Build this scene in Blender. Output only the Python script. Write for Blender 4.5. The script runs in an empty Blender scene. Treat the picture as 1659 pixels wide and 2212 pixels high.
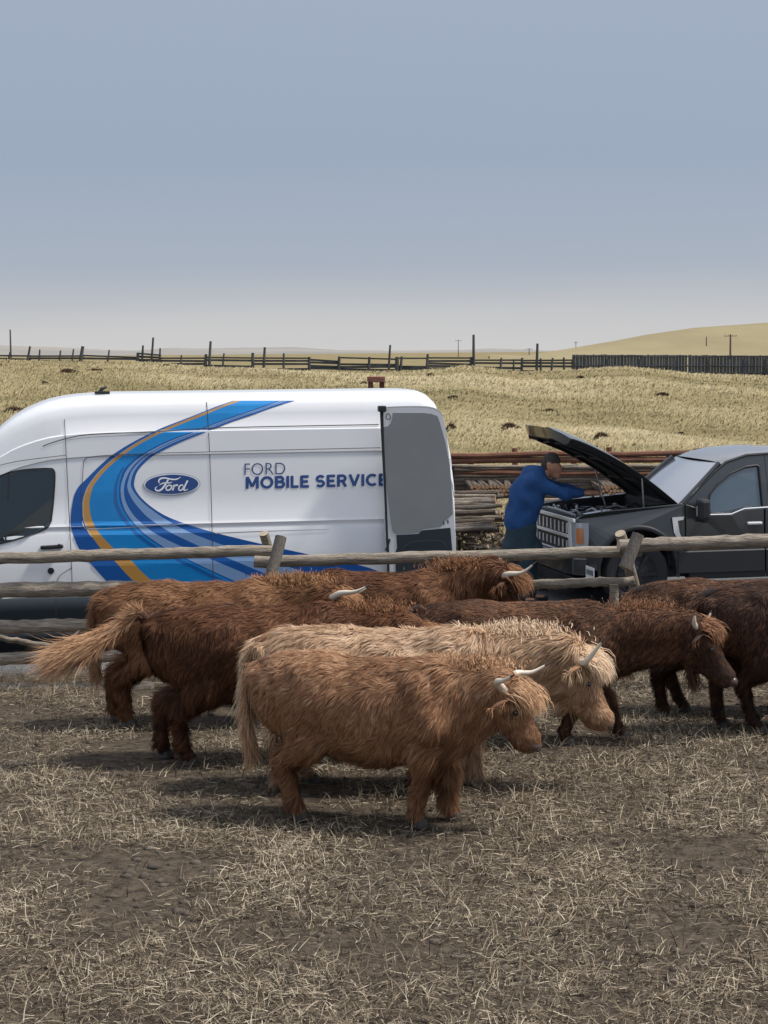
import bpy, bmesh, math, random
import numpy as np
from mathutils import Vector, Matrix, Euler
from mathutils.kdtree import KDTree
R = math.radians
random.seed(4); rng = np.random.default_rng(7)
S = bpy.context.scene
col = S.collection

# ------------------------------------------------------------------ camera, sky, sun
H = 3.19
FPX = 4000.0
PITCH, ROLL = math.atan(346/FPX), R(-0.5)
cam = bpy.data.cameras.new('camera'); camo = bpy.data.objects.new('camera', cam); col.objects.link(camo)
cam.sensor_fit = 'HORIZONTAL'; cam.sensor_width = 36; cam.lens = 36*FPX/1659
cam.clip_start = 0.1; cam.clip_end = 60000
RM = (Euler((R(90)-PITCH, 0, 0)).to_matrix() @ Matrix.Rotation(ROLL, 3, 'Z'))
camo.matrix_world = Matrix.Translation((0, 0, H)) @ RM.to_4x4()
S.camera = camo
SUN_EL, SUN_AZ = R(56), R(90)        # azimuth measured from +Y (away from camera) towards +X
w = bpy.data.worlds.new('World'); S.world = w; w.use_nodes = True
nt = w.node_tree; bg = nt.nodes['Background']
sky = nt.nodes.new('ShaderNodeTexSky'); sky.sky_type = 'NISHITA'; sky.sun_disc = False
sky.sun_elevation = SUN_EL; sky.sun_rotation = SUN_AZ
sky.air_density = 1.0; sky.dust_density = 0.7; sky.ozone_density = 1.6; sky.altitude = 200
hs = nt.nodes.new('ShaderNodeHueSaturation'); hs.inputs['Saturation'].default_value = 0.55
nt.links.new(sky.outputs[0], hs.inputs['Color'])
# thin high haze over the blue: a procedural veil that depends on elevation, faintly streaked; its unseen overhead part is brightened to fill the van side
wtc = nt.nodes.new('ShaderNodeTexCoord'); wsx = nt.nodes.new('ShaderNodeSeparateXYZ'); nt.links.new(wtc.outputs['Generated'], wsx.inputs[0])
wmp = nt.nodes.new('ShaderNodeMapping'); wmp.inputs['Scale'].default_value = (1.2, 1.2, 14); nt.links.new(wtc.outputs['Generated'], wmp.inputs[0])
wno = nt.nodes.new('ShaderNodeTexNoise'); wno.inputs['Scale'].default_value = 2.2; wno.inputs['Detail'].default_value = 7; wno.inputs['Roughness'].default_value = .55; nt.links.new(wmp.outputs[0], wno.inputs['Vector'])
wma = nt.nodes.new('ShaderNodeMath'); wma.operation = 'MULTIPLY_ADD'; wma.inputs[1].default_value = .022; nt.links.new(wno.outputs['Fac'], wma.inputs[0])
wsb = nt.nodes.new('ShaderNodeMath'); wsb.operation = 'SUBTRACT'; wsb.inputs[1].default_value = .011; nt.links.new(wsx.outputs[2], wma.inputs[2]); nt.links.new(wma.outputs[0], wsb.inputs[0])
wrp = nt.nodes.new('ShaderNodeValToRGB'); VEIL = [(0, (.645, .64, .645)), (.012, (.59, .59, .61)), (.028, (.47, .495, .55)), (.045, (.365, .415, .515)), (.10, (.30, .365, .49)), (.30, (.40, .46, .58)), (.55, (.74, .80, .92)), (1, (.86, .90, 1.0))]
while len(wrp.color_ramp.elements) < len(VEIL): wrp.color_ramp.elements.new(.5)
for e_, (p_, c_) in zip(wrp.color_ramp.elements, VEIL): e_.position = p_
for e_, (p_, c_) in zip(wrp.color_ramp.elements, VEIL): e_.color = (*c_, 1)
wml = nt.nodes.new('ShaderNodeVectorMath'); wml.operation = 'SCALE'; wml.inputs['Scale'].default_value = 7.6
wmx = nt.nodes.new('ShaderNodeMix'); wmx.data_type = 'RGBA'; wmx.inputs[0].default_value = .85
nt.links.new(wsb.outputs[0], wrp.inputs[0]); nt.links.new(wrp.outputs[0], wml.inputs[0]); nt.links.new(hs.outputs[0], wmx.inputs[6]); nt.links.new(wml.outputs[0], wmx.inputs[7]); nt.links.new(wmx.outputs[2], bg.inputs[0])
bg.inputs[1].default_value = 0.085
sl = bpy.data.lights.new('sun', 'SUN'); so = bpy.data.objects.new('sun', sl); col.objects.link(so)
sl.energy = 2.9; sl.angle = R(7); sl.color = (1.0, 0.93, 0.84)
sd = Vector((math.sin(SUN_AZ)*math.cos(SUN_EL), math.cos(SUN_AZ)*math.cos(SUN_EL), math.sin(SUN_EL)))
so.rotation_euler = (-sd).to_track_quat('-Z', 'Y').to_euler()
S.view_settings.view_transform = 'Standard'; S.view_settings.look = 'None'
S.view_settings.gamma = 1; S.view_settings.exposure = 0.60
S.render.engine = 'CYCLES'

# ------------------------------------------------------------------ pixel -> world helpers
def ray(px, py): return RM @ Vector(((px-829.5)/FPX, -(py-1106)/FPX, -1))
def atY(px, py, Y):
    v = ray(px, py); return Vector((0, 0, H)) + v*(Y/v.y)
def depth(s): return FPX/s
def hor(px): return 760 - (px-829.5)*0.0087

# ------------------------------------------------------------------ object helpers
def tag(o, label=None, cat=None, group=None, kind=None):
    if label: o['label'] = label
    if cat: o['category'] = cat
    if group: o['group'] = group
    if kind: o['kind'] = kind
    return o
def thing(name, label, cat, loc=(0, 0, 0), rz=0, group=None):
    o = bpy.data.objects.new(name, None); col.objects.link(o); o.location = loc
    o.rotation_euler = (0, 0, rz); o.empty_display_size = .1
    return tag(o, label, cat, group)
def link(name, me, mats, parent=None, smooth=False):
    o = bpy.data.objects.new(name, me); col.objects.link(o)
    for m in (mats if isinstance(mats, (list, tuple)) else [mats]): me.materials.append(m)
    if parent: o.parent = parent
    if smooth: me.shade_smooth()
    return o
def raw(name, V, F, mats, parent=None, smooth=False, mi=None):
    me = bpy.data.meshes.new(name); me.from_pydata([tuple(v) for v in V], [], F); me.update()
    if mi is not None: me.polygons.foreach_set('material_index', mi)
    return link(name, me, mats, parent, smooth)

class MB:
    def __init__(s): s.V = []; s.F = []; s.M = []
    def add(s, V, F, m=0):
        n = len(s.V); s.V += [tuple(v) for v in V]; s.F += [tuple(i+n for i in f) for f in F]; s.M += [m]*len(F); return s
    def box(s, c, d, m=0, rot=None):
        x, y, z = [k/2 for k in d]
        P = [Vector(p) for p in ((-x,-y,-z),(x,-y,-z),(x,y,-z),(-x,y,-z),(-x,-y,z),(x,-y,z),(x,y,z),(-x,y,z))]
        if rot is not None: P = [rot @ p for p in P]
        c = Vector(c)
        return s.add([p+c for p in P], [(0,3,2,1),(4,5,6,7),(0,1,5,4),(1,2,6,5),(2,3,7,6),(3,0,4,7)], m)
    def tube(s, pts, rad, seg=10, m=0, caps=True, capm=None):
        pts = [Vector(p) for p in pts]; n = len(pts)
        if not isinstance(rad, (list, tuple, np.ndarray)): rad = [rad]*n
        V = []; up = None
        for i, p in enumerate(pts):
            t = (pts[min(i+1, n-1)]-pts[max(i-1, 0)]).normalized()
            if up is None:
                up = Vector((0, 0, 1)) if abs(t.z) < .9 else Vector((1, 0, 0))
            a = t.cross(up).normalized(); b = a.cross(t).normalized(); up = b
            for k in range(seg):
                th = 2*math.pi*k/seg; V.append(p + (a*math.cos(th)+b*math.sin(th))*rad[i])
        F = []
        for i in range(n-1):
            for k in range(seg):
                k2 = (k+1) % seg; F.append((i*seg+k, i*seg+k2, (i+1)*seg+k2, (i+1)*seg+k))
        s.add(V, F, m)
        if caps:
            base = len(s.V)-len(V)
            s.F += [tuple(base+k for k in range(seg))[::-1], tuple(base+(n-1)*seg+k for k in range(seg))]
            s.M += [m if capm is None else capm]*2
        return s
    def prism(s, poly, fn, d0, d1, m=0):
        """polygon of 2-D points; fn(p, d) gives the 3-D point at depth d"""
        n = len(poly)
        V = [fn(p, d0) for p in poly]+[fn(p, d1) for p in poly]
        F = [tuple(range(n)), tuple(range(2*n-1, n-1, -1))]+[(i, (i+1) % n+0, (i+1) % n+n, i+n)[::-1] for i in range(n)]
        return s.add(V, F, m)
    def lathe(s, prof, fn, seg=32, m=0):
        """prof list of (r, t); fn(r*cos, r*sin, t)"""
        V = []; n = len(prof)
        for (r, t) in prof:
            for k in range(seg):
                a = 2*math.pi*k/seg; V.append(fn(r*math.cos(a), r*math.sin(a), t))
        F = [(i*seg+k, i*seg+(k+1) % seg, (i+1)*seg+(k+1) % seg, (i+1)*seg+k) for i in range(n-1) for k in range(seg)]
        s.add(V, F, m)
        b = len(s.V)-len(V); s.F += [tuple(b+k for k in range(seg))[::-1], tuple(b+(n-1)*seg+k for k in range(seg))]; s.M += [m, m]
        return s
    def build(s, name, mats, parent=None, smooth=False, bevel=0, auto=False):
        o = raw(name, s.V, s.F, mats, parent, smooth, s.M)
        bm = bmesh.new(); bm.from_mesh(o.data); bmesh.ops.recalc_face_normals(bm, faces=bm.faces); bm.to_mesh(o.data); bm.free()
        if auto:
            o.data.shade_smooth()
            try: o.data.set_sharp_from_angle(angle=R(38))
            except Exception: pass
        if bevel:
            b = o.modifiers.new('bevel', 'BEVEL'); b.width = bevel; b.segments = 2; b.limit_method = 'ANGLE'; b.angle_limit = R(35)
        return o

# ------------------------------------------------------------------ materials
def mat(name, c, rough=.6, metal=0, var=.0, vscale=6, stretch=(1, 1, 1), bump=0, bscale=40, coat=0, c2=None, trans=0, spec=None, alpha=None):
    m = bpy.data.materials.new(name); m.use_nodes = True; t = m.node_tree; p = t.nodes['Principled BSDF']
    p.inputs['Roughness'].default_value = rough; p.inputs['Metallic'].default_value = metal
    p.inputs['Base Color'].default_value = (*c, 1)
    if coat: p.inputs['Coat Weight'].default_value = coat; p.inputs['Coat Roughness'].default_value = .08
    if trans: p.inputs['Transmission Weight'].default_value = trans
    if spec is not None: p.inputs['Specular IOR Level'].default_value = spec
    if var or c2 or bump:
        tc = t.nodes.new('ShaderNodeTexCoord'); mp = t.nodes.new('ShaderNodeMapping'); mp.inputs['Scale'].default_value = stretch
        t.links.new(tc.outputs['Object'], mp.inputs[0])
    if var or c2:
        n = t.nodes.new('ShaderNodeTexNoise'); n.inputs['Scale'].default_value = vscale; n.inputs['Detail'].default_value = 8; n.inputs['Roughness'].default_value = .65
        t.links.new(mp.outputs[0], n.inputs['Vector'])
        r = t.nodes.new('ShaderNodeValToRGB'); r.color_ramp.elements[0].position = .32; r.color_ramp.elements[1].position = .68
        cc = c2 if c2 else tuple(min(1, k*(1+var)) for k in c)
        c1 = c if c2 else tuple(k*(1-var) for k in c)
        r.color_ramp.elements[0].color = (*c1, 1); r.color_ramp.elements[1].color = (*cc, 1)
        t.links.new(n.outputs['Fac'], r.inputs[0]); t.links.new(r.outputs[0], p.inputs['Base Color'])
    if bump:
        n2 = t.nodes.new('ShaderNodeTexNoise'); n2.inputs['Scale'].default_value = bscale; n2.inputs['Detail'].default_value = 6
        b = t.nodes.new('ShaderNodeBump'); b.inputs['Strength'].default_value = bump; b.inputs['Distance'].default_value = .02
        t.links.new(mp.outputs[0], n2.inputs['Vector']); t.links.new(n2.outputs['Fac'], b.inputs['Height']); t.links.new(b.outputs[0], p.inputs['Normal'])
    return m
def tintmat(name, cols, rough=.7, transl=.25, pos=None):
    """colour ramp driven by the per-strand attribute 'tint', part of the light passes through the strand"""
    m = bpy.data.materials.new(name); m.use_nodes = True; t = m.node_tree; p = t.nodes['Principled BSDF']
    a = t.nodes.new('ShaderNodeAttribute'); a.attribute_name = 'tint'
    r = t.nodes.new('ShaderNodeValToRGB'); e = r.color_ramp.elements
    while len(e) < len(cols): e.new(.5)
    for i, c in enumerate(cols):
        e[i].position = pos[i] if pos else i/(len(cols)-1)
    for i, c in enumerate(cols): e[i].color = (*c, 1)
    t.links.new(a.outputs['Fac'], r.inputs[0]); t.links.new(r.outputs[0], p.inputs['Base Color'])
    p.inputs['Roughness'].default_value = rough; p.inputs['Specular IOR Level'].default_value = .25
    if transl:
        tr = t.nodes.new('ShaderNodeBsdfTranslucent'); mx = t.nodes.new('ShaderNodeMixShader'); mx.inputs[0].default_value = transl
        t.links.new(r.outputs[0], tr.inputs[0]); t.links.new(p.outputs[0], mx.inputs[1]); t.links.new(tr.outputs[0], mx.inputs[2])
        t.links.new(mx.outputs[0], t.nodes['Material Output'].inputs[0])
    return m

WHITE = mat('van_white_paint', (.74, .76, .79), .32, var=.03, vscale=.8, coat=.6)
BLACKP = mat('black_plastic', (.012, .014, .018), .55, bump=.1, bscale=200)
NAVYP = mat('dark_cladding', (.012, .022, .032), .5)
SEAM = mat('seam_gap', (.06, .065, .075), .7)
SEAML = mat('soft_crease', (.34, .36, .40), .6)
GLASSD = mat('tinted_glass', (.012, .024, .032), .07, spec=.7)
RUBBER = mat('tyre_rubber', (.016, .017, .02), .8, bump=.3, bscale=60)
STEEL = mat('wheel_alloy', (.45, .46, .48), .35, metal=.8)
CHROME = mat('chrome_trim', (.86, .88, .90), .22, metal=.35)
GREYP = mat('grey_door_panel', (.205, .222, .230), .6, var=.06, vscale=2)
BLUE_D = mat('graphic_dark_blue', (.0, .085, .34), .4, coat=.15)
BLUE_M = mat('graphic_mid_blue', (.0, .19, .52), .4, coat=.15, c2=(.001, .25, .64), vscale=1.1)
BLUE_L = mat('graphic_pale_blue', (.20, .34, .58), .3, coat=.4)
ORANGE = mat('graphic_orange', (.50, .26, .06), .35, coat=.3)
GREYS = mat('graphic_grey_edge', (.45, .40, .38), .4)
TXT_D = mat('lettering_navy', (.008, .050, .17), .4)
TXT_B = mat('badge_navy', (.006, .045, .20), .3, coat=.5)
TXT_W = mat('badge_white', (.75, .78, .82), .35)
CHAR = mat('charcoal_paint', (.034, .038, .043), .28, metal=.35, coat=1, var=.12, vscale=1.2)
UNDERH = mat('hood_liner', (.010, .012, .015), .85, bump=.3, bscale=25)
ENGINE = mat('engine_dark', (.018, .018, .020), .6, c2=(.05, .05, .055), vscale=14)
ALU = mat('engine_aluminium', (.42, .43, .45), .4, metal=.6, var=.2, vscale=20)
AMBER = mat('amber_lens', (.45, .16, .05), .2, coat=.6)
LENS = mat('headlight_lens', (.35, .38, .42), .12, coat=1)
RAIL = mat('weathered_rail_wood', (.13, .105, .082), .85, c2=(.46, .40, .32), vscale=4.5, stretch=(1.0, 10, 10), bump=1.0, bscale=16)
RAILE = mat('cut_end_wood', (.30, .25, .18), .85, c2=(.45, .38, .28), vscale=18)
POST = mat('grey_post_wood', (.075, .066, .058), .9, c2=(.17, .15, .13), vscale=8, stretch=(6, 6, 1.2), bump=.5, bscale=16)
RUST = mat('rusty_pipe', (.075, .030, .018), .8, c2=(.24, .10, .055), vscale=2.5, bump=.2)
LOGEND = mat('fresh_cut_log_end', (.42, .20, .09), .85, c2=(.62, .38, .22), vscale=12)
BARK = mat('pole_bark', (.040, .030, .024), .9, c2=(.19, .15, .115), vscale=4, stretch=(1, 8, 8), bump=.5)
OLDW = mat('old_dark_fence_wood', (.03, .034, .040), .9, c2=(.095, .10, .11), vscale=1.2, bump=.3, bscale=4)
HORN = mat('horn', (.60, .52, .40), .4, c2=(.74, .67, .56), vscale=5)
HORNT = mat('horn_dark_tip', (.07, .055, .045), .4)
HOOF = mat('hoof', (.03, .024, .02), .6)
EYE = mat('eye', (.006, .005, .004), .08, spec=.8)
NOSE = mat('wet_nose', (.075, .045, .038), .3, var=.3, vscale=15)

# ------------------------------------------------------------------ implicit surface -> mesh (one continuous body)
def sdf_mesh(name, prims, vox, mats, parent=None, k=.05, noise=0.0, nsc=9.0, pad=.06):
    """prims: (a, b, ra, rb[, (sx, sy, sz)]) tapered capsules, smoothly merged; returns a smooth closed mesh"""
    lo = np.full(3, 1e9); hi = -lo
    for p in prims:
        rr = max(p[2], p[3])*1.35
        for q in (p[0], p[1]):
            lo = np.minimum(lo, np.array(q)-rr); hi = np.maximum(hi, np.array(q)+rr)
    lo -= pad; hi += pad
    n = np.ceil((hi-lo)/vox).astype(int)+1
    ax = [(lo[i]+vox*np.arange(n[i])).astype(np.float32) for i in range(3)]
    X, Y, Z = np.meshgrid(*ax, indexing='ij')
    Fd = None
    for p in prims:
        a = np.array(p[0], np.float32); b = np.array(p[1], np.float32); ra, rb = p[2], p[3]
        sc = np.array(p[4] if len(p) > 4 else (1, 1, 1), np.float32)
        ax_ = (X-a[0])/sc[0]; ay_ = (Y-a[1])/sc[1]; az_ = (Z-a[2])/sc[2]
        d = (b-a)/sc; L2 = float(d@d)
        t = np.clip((ax_*d[0]+ay_*d[1]+az_*d[2])/L2, 0, 1) if L2 > 1e-9 else np.zeros_like(X)
        g = np.sqrt((ax_-t*d[0])**2+(ay_-t*d[1])**2+(az_-t*d[2])**2)-(ra+(rb-ra)*t)
        g *= float(sc.min())
        kk = p[5] if len(p) > 5 else k
        if Fd is None: Fd = g
        else:
            h = np.clip(.5+.5*(Fd-g)/kk, 0, 1); Fd = Fd*(1-h)+g*h-kk*h*(1-h)
    if noise:
        Fd = Fd+noise*(np.sin(X*nsc+1.3*np.sin(Z*nsc*.8))*np.sin(Y*nsc*1.1+.7)*np.sin(Z*nsc*.9+X*3)).astype(np.float32)
    ins = Fd < 0
    c = [slice(0, -1), slice(1, None)]
    cnt = np.zeros(tuple(n-1), np.int8)
    for i in (0, 1):
        for j in (0, 1):
            for l in (0, 1): cnt += ins[c[i], c[j], c[l]]
    act = (cnt > 0) & (cnt < 8)
    idx = -np.ones(tuple(n-1), np.int64); cells = np.argwhere(act); idx[act] = np.arange(len(cells))
    acc = np.zeros((len(cells), 3)); num = np.zeros(len(cells))
    corners = [(i, j, l) for i in (0, 1) for j in (0, 1) for l in (0, 1)]
    val = {q: Fd[cells[:, 0]+q[0], cells[:, 1]+q[1], cells[:, 2]+q[2]] for q in corners}
    for q in corners:
        for a_ in range(3):
            if q[a_] == 0:
                q2 = list(q); q2[a_] = 1; q2 = tuple(q2)
                v0, v1 = val[q], val[q2]; m = (v0 < 0) != (v1 < 0)
                t = np.where(m, v0/(v0-v1+1e-12), 0)
                pt = np.tile(np.array(q, float), (len(cells), 1)); pt[:, a_] = t
                acc[m] += pt[m]; num[m] += 1
    V = lo+vox*(cells+acc/num[:, None])
    faces = []
    for a_ in range(3):
        b_, c_ = (a_+1) % 3, (a_+2) % 3
        s0 = [slice(None)]*3; s1 = [slice(None)]*3; s0[a_] = slice(0, -1); s1[a_] = slice(1, None)
        cr = ins[tuple(s0)] != ins[tuple(s1)]
        e = np.argwhere(cr); e = e[(e[:, b_] > 0) & (e[:, c_] > 0) & (e[:, b_] < n[b_]-1) & (e[:, c_] < n[c_]-1)]
        def cell(db, dc):
            q = e.copy(); q[:, b_] -= db; q[:, c_] -= dc; return idx[q[:, 0], q[:, 1], q[:, 2]]
        f = np.stack([cell(1, 1), cell(0, 1), cell(0, 0), cell(1, 0)], 1)
        fl = ~ins[e[:, 0], e[:, 1], e[:, 2]]
        f[fl] = f[fl][:, ::-1]; faces.append(f)
    F = np.concatenate(faces)
    me = bpy.data.meshes.new(name); me.from_pydata(V.tolist(), [], F.tolist()); me.update()
    bm = bmesh.new(); bm.from_mesh(me)
    bmesh.ops.smooth_vert(bm, verts=bm.verts, factor=.5, use_axis_x=True, use_axis_y=True, use_axis_z=True)
    bm.to_mesh(me); bm.free()
    return link(name, me, mats, parent, True)

def fast_mesh(name, V, quads, tris, mats, parent=None, tint=None, normals=None):
    me = bpy.data.meshes.new(name)
    nq, ntri = len(quads), len(tris)
    me.vertices.add(len(V)); me.vertices.foreach_set('co', np.ascontiguousarray(V, np.float32).ravel())
    me.loops.add(nq*4+ntri*3)
    li = np.concatenate([np.asarray(quads).ravel(), np.asarray(tris).ravel()]).astype(np.int32)
    me.loops.foreach_set('vertex_index', li)
    me.polygons.add(nq+ntri)
    st = np.concatenate([np.arange(nq)*4, nq*4+np.arange(ntri)*3]).astype(np.int32)
    me.polygons.foreach_set('loop_start', st)
    me.update(calc_edges=True); me.validate()
    if tint is not None:
        at = me.attributes.new('tint', 'FLOAT', 'POINT'); at.data.foreach_set('value', np.asarray(tint, np.float32))
    o = link(name, me, mats, parent, True)
    if normals is not None:
        try: me.normals_split_custom_set_from_vertices(np.asarray(normals, np.float32).tolist())
        except Exception as ex: print('normals', ex)
    return o

def strands(name, root, d1, d2, side, length, width, mats, parent=None, tint=None, normals=None):
    """one tapered, bent blade per root: root -> mid along d1 -> tip along d2"""
    n = len(root); L = length[:, None]; W = width[:, None]
    p1 = root+d1*L*.38; p2 = p1+(d1*.5+d2*.5)*L*.32; p3 = p2+d2*L*.34
    V = np.stack([root-side*W, root+side*W, p1-side*W, p1+side*W, p2-side*W*.7, p2+side*W*.7, p3], 1).reshape(-1, 3)
    b = np.arange(n)[:, None]*7
    q = np.concatenate([b+np.array([[0, 1, 3, 2]]), b+np.array([[2, 3, 5, 4]])], 0)
    t = b+np.array([[4, 5, 6]])
    T = None if tint is None else np.repeat(tint, 7)
    N = None if normals is None else np.repeat(normals, 7, axis=0)
    return fast_mesh(name, V, q, t, mats, parent, T, N)

def unit(a): return a/np.maximum(np.linalg.norm(a, axis=-1, keepdims=True), 1e-9)

def vnoise(P, sc, seed=0):
    """cheap smooth 3-D noise, about -1..1"""
    r = np.random.default_rng(seed); out = np.zeros(len(P)); A = 0
    for o in range(4):
        for _ in range(3):
            k = r.normal(size=3)*sc*(1.7**o); ph = r.uniform(0, 6.28); a = .62**o
            out += a*np.sin(P@k+ph); A += a*a*.5
    return out/math.sqrt(A)/2

# ------------------------------------------------------------------ THE GROUND
CX = [-900, 0, 200, 340, 430, 560, 660, 800, 900, 960, 1000, 1040, 1130, 1240, 1300, 1350, 1420, 1500, 1659, 2600]
CYs = [778, 778, 783, 786, 797, 800, 804, 804, 803, 799, 792, 796, 806, 804, 799, 797, 803, 812, 816, 818]
YC = 118.0
def sstep(t): t = np.clip(t, 0, 1); return t*t*(3-2*t)
def terrain(X, Y):
    X = np.asarray(X, float); Y = np.asarray(Y, float)
    px = 829.5+X/np.maximum(Y, 1)*FPX
    cy = np.interp(px, CX, CYs)
    zc = H-(cy-(760-(np.clip(px, -900, 2600)-829.5)*.0087))*YC/FPX
    rise = sstep((Y-33)/(YC-33))
    z = zc*rise
    z = z*(1-.75*sstep((Y-YC)/70))
    z = z*(1-.9*sstep((Y-300)/800))
    z = z+.05*np.sin(X*.35+Y*.21)*np.sin(Y*.13)*sstep((Y-30)/20)*(1-sstep((Y-110)/10))*3*(1-sstep((Y-200)/100))
    z = z+.012*np.sin(X*2.3+Y*.7)*np.sin(Y*1.9-X)
    return z
def ground_hit(px, py):
    v = ray(px, py)
    for Y in np.linspace(9, 140, 2600):
        p = Vector((0, 0, H))+v*(Y/v.y)
        if p.z <= float(terrain(p.x, Y)): return p
    return p
ys = np.concatenate([np.linspace(-6, 33, 120), np.linspace(33.5, 135, 160), 135*np.exp(np.linspace(.02, math.log(20000/135), 60))])
az = np.concatenate([np.linspace(-1.6, -.36, 30), np.linspace(-.35, .35, 150), np.linspace(.36, 1.6, 30)])
GX = az[None, :]*(np.maximum(ys, 0)[:, None]+9); GY = np.repeat(ys[:, None], len(az), 1)
GZ = terrain(GX, GY)
V = np.stack([GX, GY, GZ], -1).reshape(-1, 3); nc = len(az); nr = len(ys)
I = (np.arange(nr-1)[:, None]*nc+np.arange(nc-1)[None, :]).reshape(-1, 1)
gm = bpy.data.materials.new('prairie_ground'); gm.use_nodes = True; t = gm.node_tree; p = t.nodes['Principled BSDF']; p.inputs['Roughness'].default_value = .95; p.inputs['Specular IOR Level'].default_value = .1
def N(tp, **kw):
    n = t.nodes.new(tp)
    for k_, v_ in kw.items(): n.inputs[k_].default_value = v_
    return n
def ramp(src, c0, c1, a=.35, b=.65):
    r = t.nodes.new('ShaderNodeValToRGB'); r.color_ramp.elements[0].position = a; r.color_ramp.elements[1].position = b
    r.color_ramp.elements[0].color = (*c0, 1); r.color_ramp.elements[1].color = (*c1, 1); t.links.new(src, r.inputs[0]); return r
def mixc(f, a, b):
    m = t.nodes.new('ShaderNodeMix'); m.data_type = 'RGBA'; t.links.new(f, m.inputs[0]); t.links.new(a, m.inputs[6]); t.links.new(b, m.inputs[7]); return m
tc = t.nodes.new('ShaderNodeTexCoord')
n1 = N('ShaderNodeTexNoise', Scale=9.0, Detail=12.0, Roughness=.75); n2 = N('ShaderNodeTexNoise', Scale=.35, Detail=6.0); n3 = N('ShaderNodeTexNoise', Scale=70.0, Detail=6.0, Roughness=.8)
mpg = t.nodes.new('ShaderNodeMapping'); mpg.inputs['Scale'].default_value = (.5, 1, 1)
t.links.new(tc.outputs['Object'], mpg.inputs[0])
for n in (n1, n3): t.links.new(tc.outputs['Object'], n.inputs['Vector'])
t.links.new(mpg.outputs[0], n2.inputs['Vector'])
dirt = ramp(n1.outputs['Fac'], (.030, .024, .019), (.14, .112, .083), .36, .62)
grav = ramp(n3.outputs['Fac'], (.05, .056, .063), (.24, .25, .26), .38, .62)
fld = ramp(n2.outputs['Fac'], (.15, .125, .062), (.30, .245, .13), .35, .65)
sx = t.nodes.new('ShaderNodeSeparateXYZ'); t.links.new(tc.outputs['Object'], sx.inputs[0])
def mapr(a, b, wob=0):
    m = t.nodes.new('ShaderNodeMapRange'); m.inputs[1].default_value = a; m.inputs[2].default_value = b
    if wob:
        ad = t.nodes.new('ShaderNodeMath'); ad.operation = 'MULTIPLY_ADD'; ad.inputs[1].default_value = wob
        t.links.new(n1.outputs['Fac'], ad.inputs[0]); t.links.new(sx.outputs[1], ad.inputs[2]); t.links.new(ad.outputs[0], m.inputs[0])
    else: t.links.new(sx.outputs[1], m.inputs[0])
    return m
g1 = mixc(mapr(18.9, 19.4, 1.2).outputs[0], dirt.outputs[0], grav.outputs[0])
g2 = mixc(mapr(27, 30, 1.2).outputs[0], g1.outputs[2], fld.outputs[0])
t.links.new(g2.outputs[2], p.inputs['Base Color'])
bu = t.nodes.new('ShaderNodeBump'); bu.inputs['Strength'].default_value = .7; bu.inputs['Distance'].default_value = .03
t.links.new(n3.outputs['Fac'], bu.inputs['Height']); t.links.new(bu.outputs[0], p.inputs['Normal'])
g = fast_mesh('ground', V, I+np.array([[0, 1, nc+1, nc]]), np.zeros((0, 3), int), [gm]); tag(g, kind='structure')

# hill on the right, far ridges with their haze put into a pale colour
HILL = mat('dry_grass_hill', (.205, .170, .085), .95, c2=(.285, .235, .12), vscale=.02, stretch=(1, .25, 3))
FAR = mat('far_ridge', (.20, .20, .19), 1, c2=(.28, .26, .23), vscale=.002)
def ridge(name, Y0, hx, hy, m, dy, x0, x1, wob=0, seed=0):
    pxs = np.linspace(x0, x1, 160); hh = np.interp(pxs, hx, hy)
    zt = H+(760-(pxs-829.5)*.0087-hh)*Y0/FPX+wob*vnoise(np.stack([pxs*.01, pxs*0, pxs*0], 1), 1.5, seed)
    rows = np.linspace(-1, 1, 25); V = []
    for r_ in rows:
        Yr = Y0+r_*dy; V.append(np.stack([(pxs-829.5)/FPX*Yr, np.full(len(pxs), Yr), np.maximum(zt, 0)*math.cos(r_*math.pi/2)-.3], 1))
    V = np.concatenate(V); I = (np.arange(24)[:, None]*160+np.arange(159)[None, :]).reshape(-1, 1)
    return tag(fast_mesh(name, V, I+np.array([[0, 1, 161, 160]]), np.zeros((0, 3), int), [m]), kind='structure')
ridge('hill', 900, [1080, 1130, 1240, 1330, 1400, 1500, 1659, 2000, 2600], [765, 768, 750, 735, 722, 708, 697, 684, 700], HILL, 330, 1060, 3400)
ridge('distant_ridge', 5200, [-900, 0, 60, 300, 380, 430, 560, 640, 740, 800, 900, 1000, 1060, 1100, 1240], [746, 746, 748, 757, 750, 752, 752, 750, 757, 757, 757, 757, 752, 754, 760], FAR, 900, -1400, 1500, 2, 3)

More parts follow.
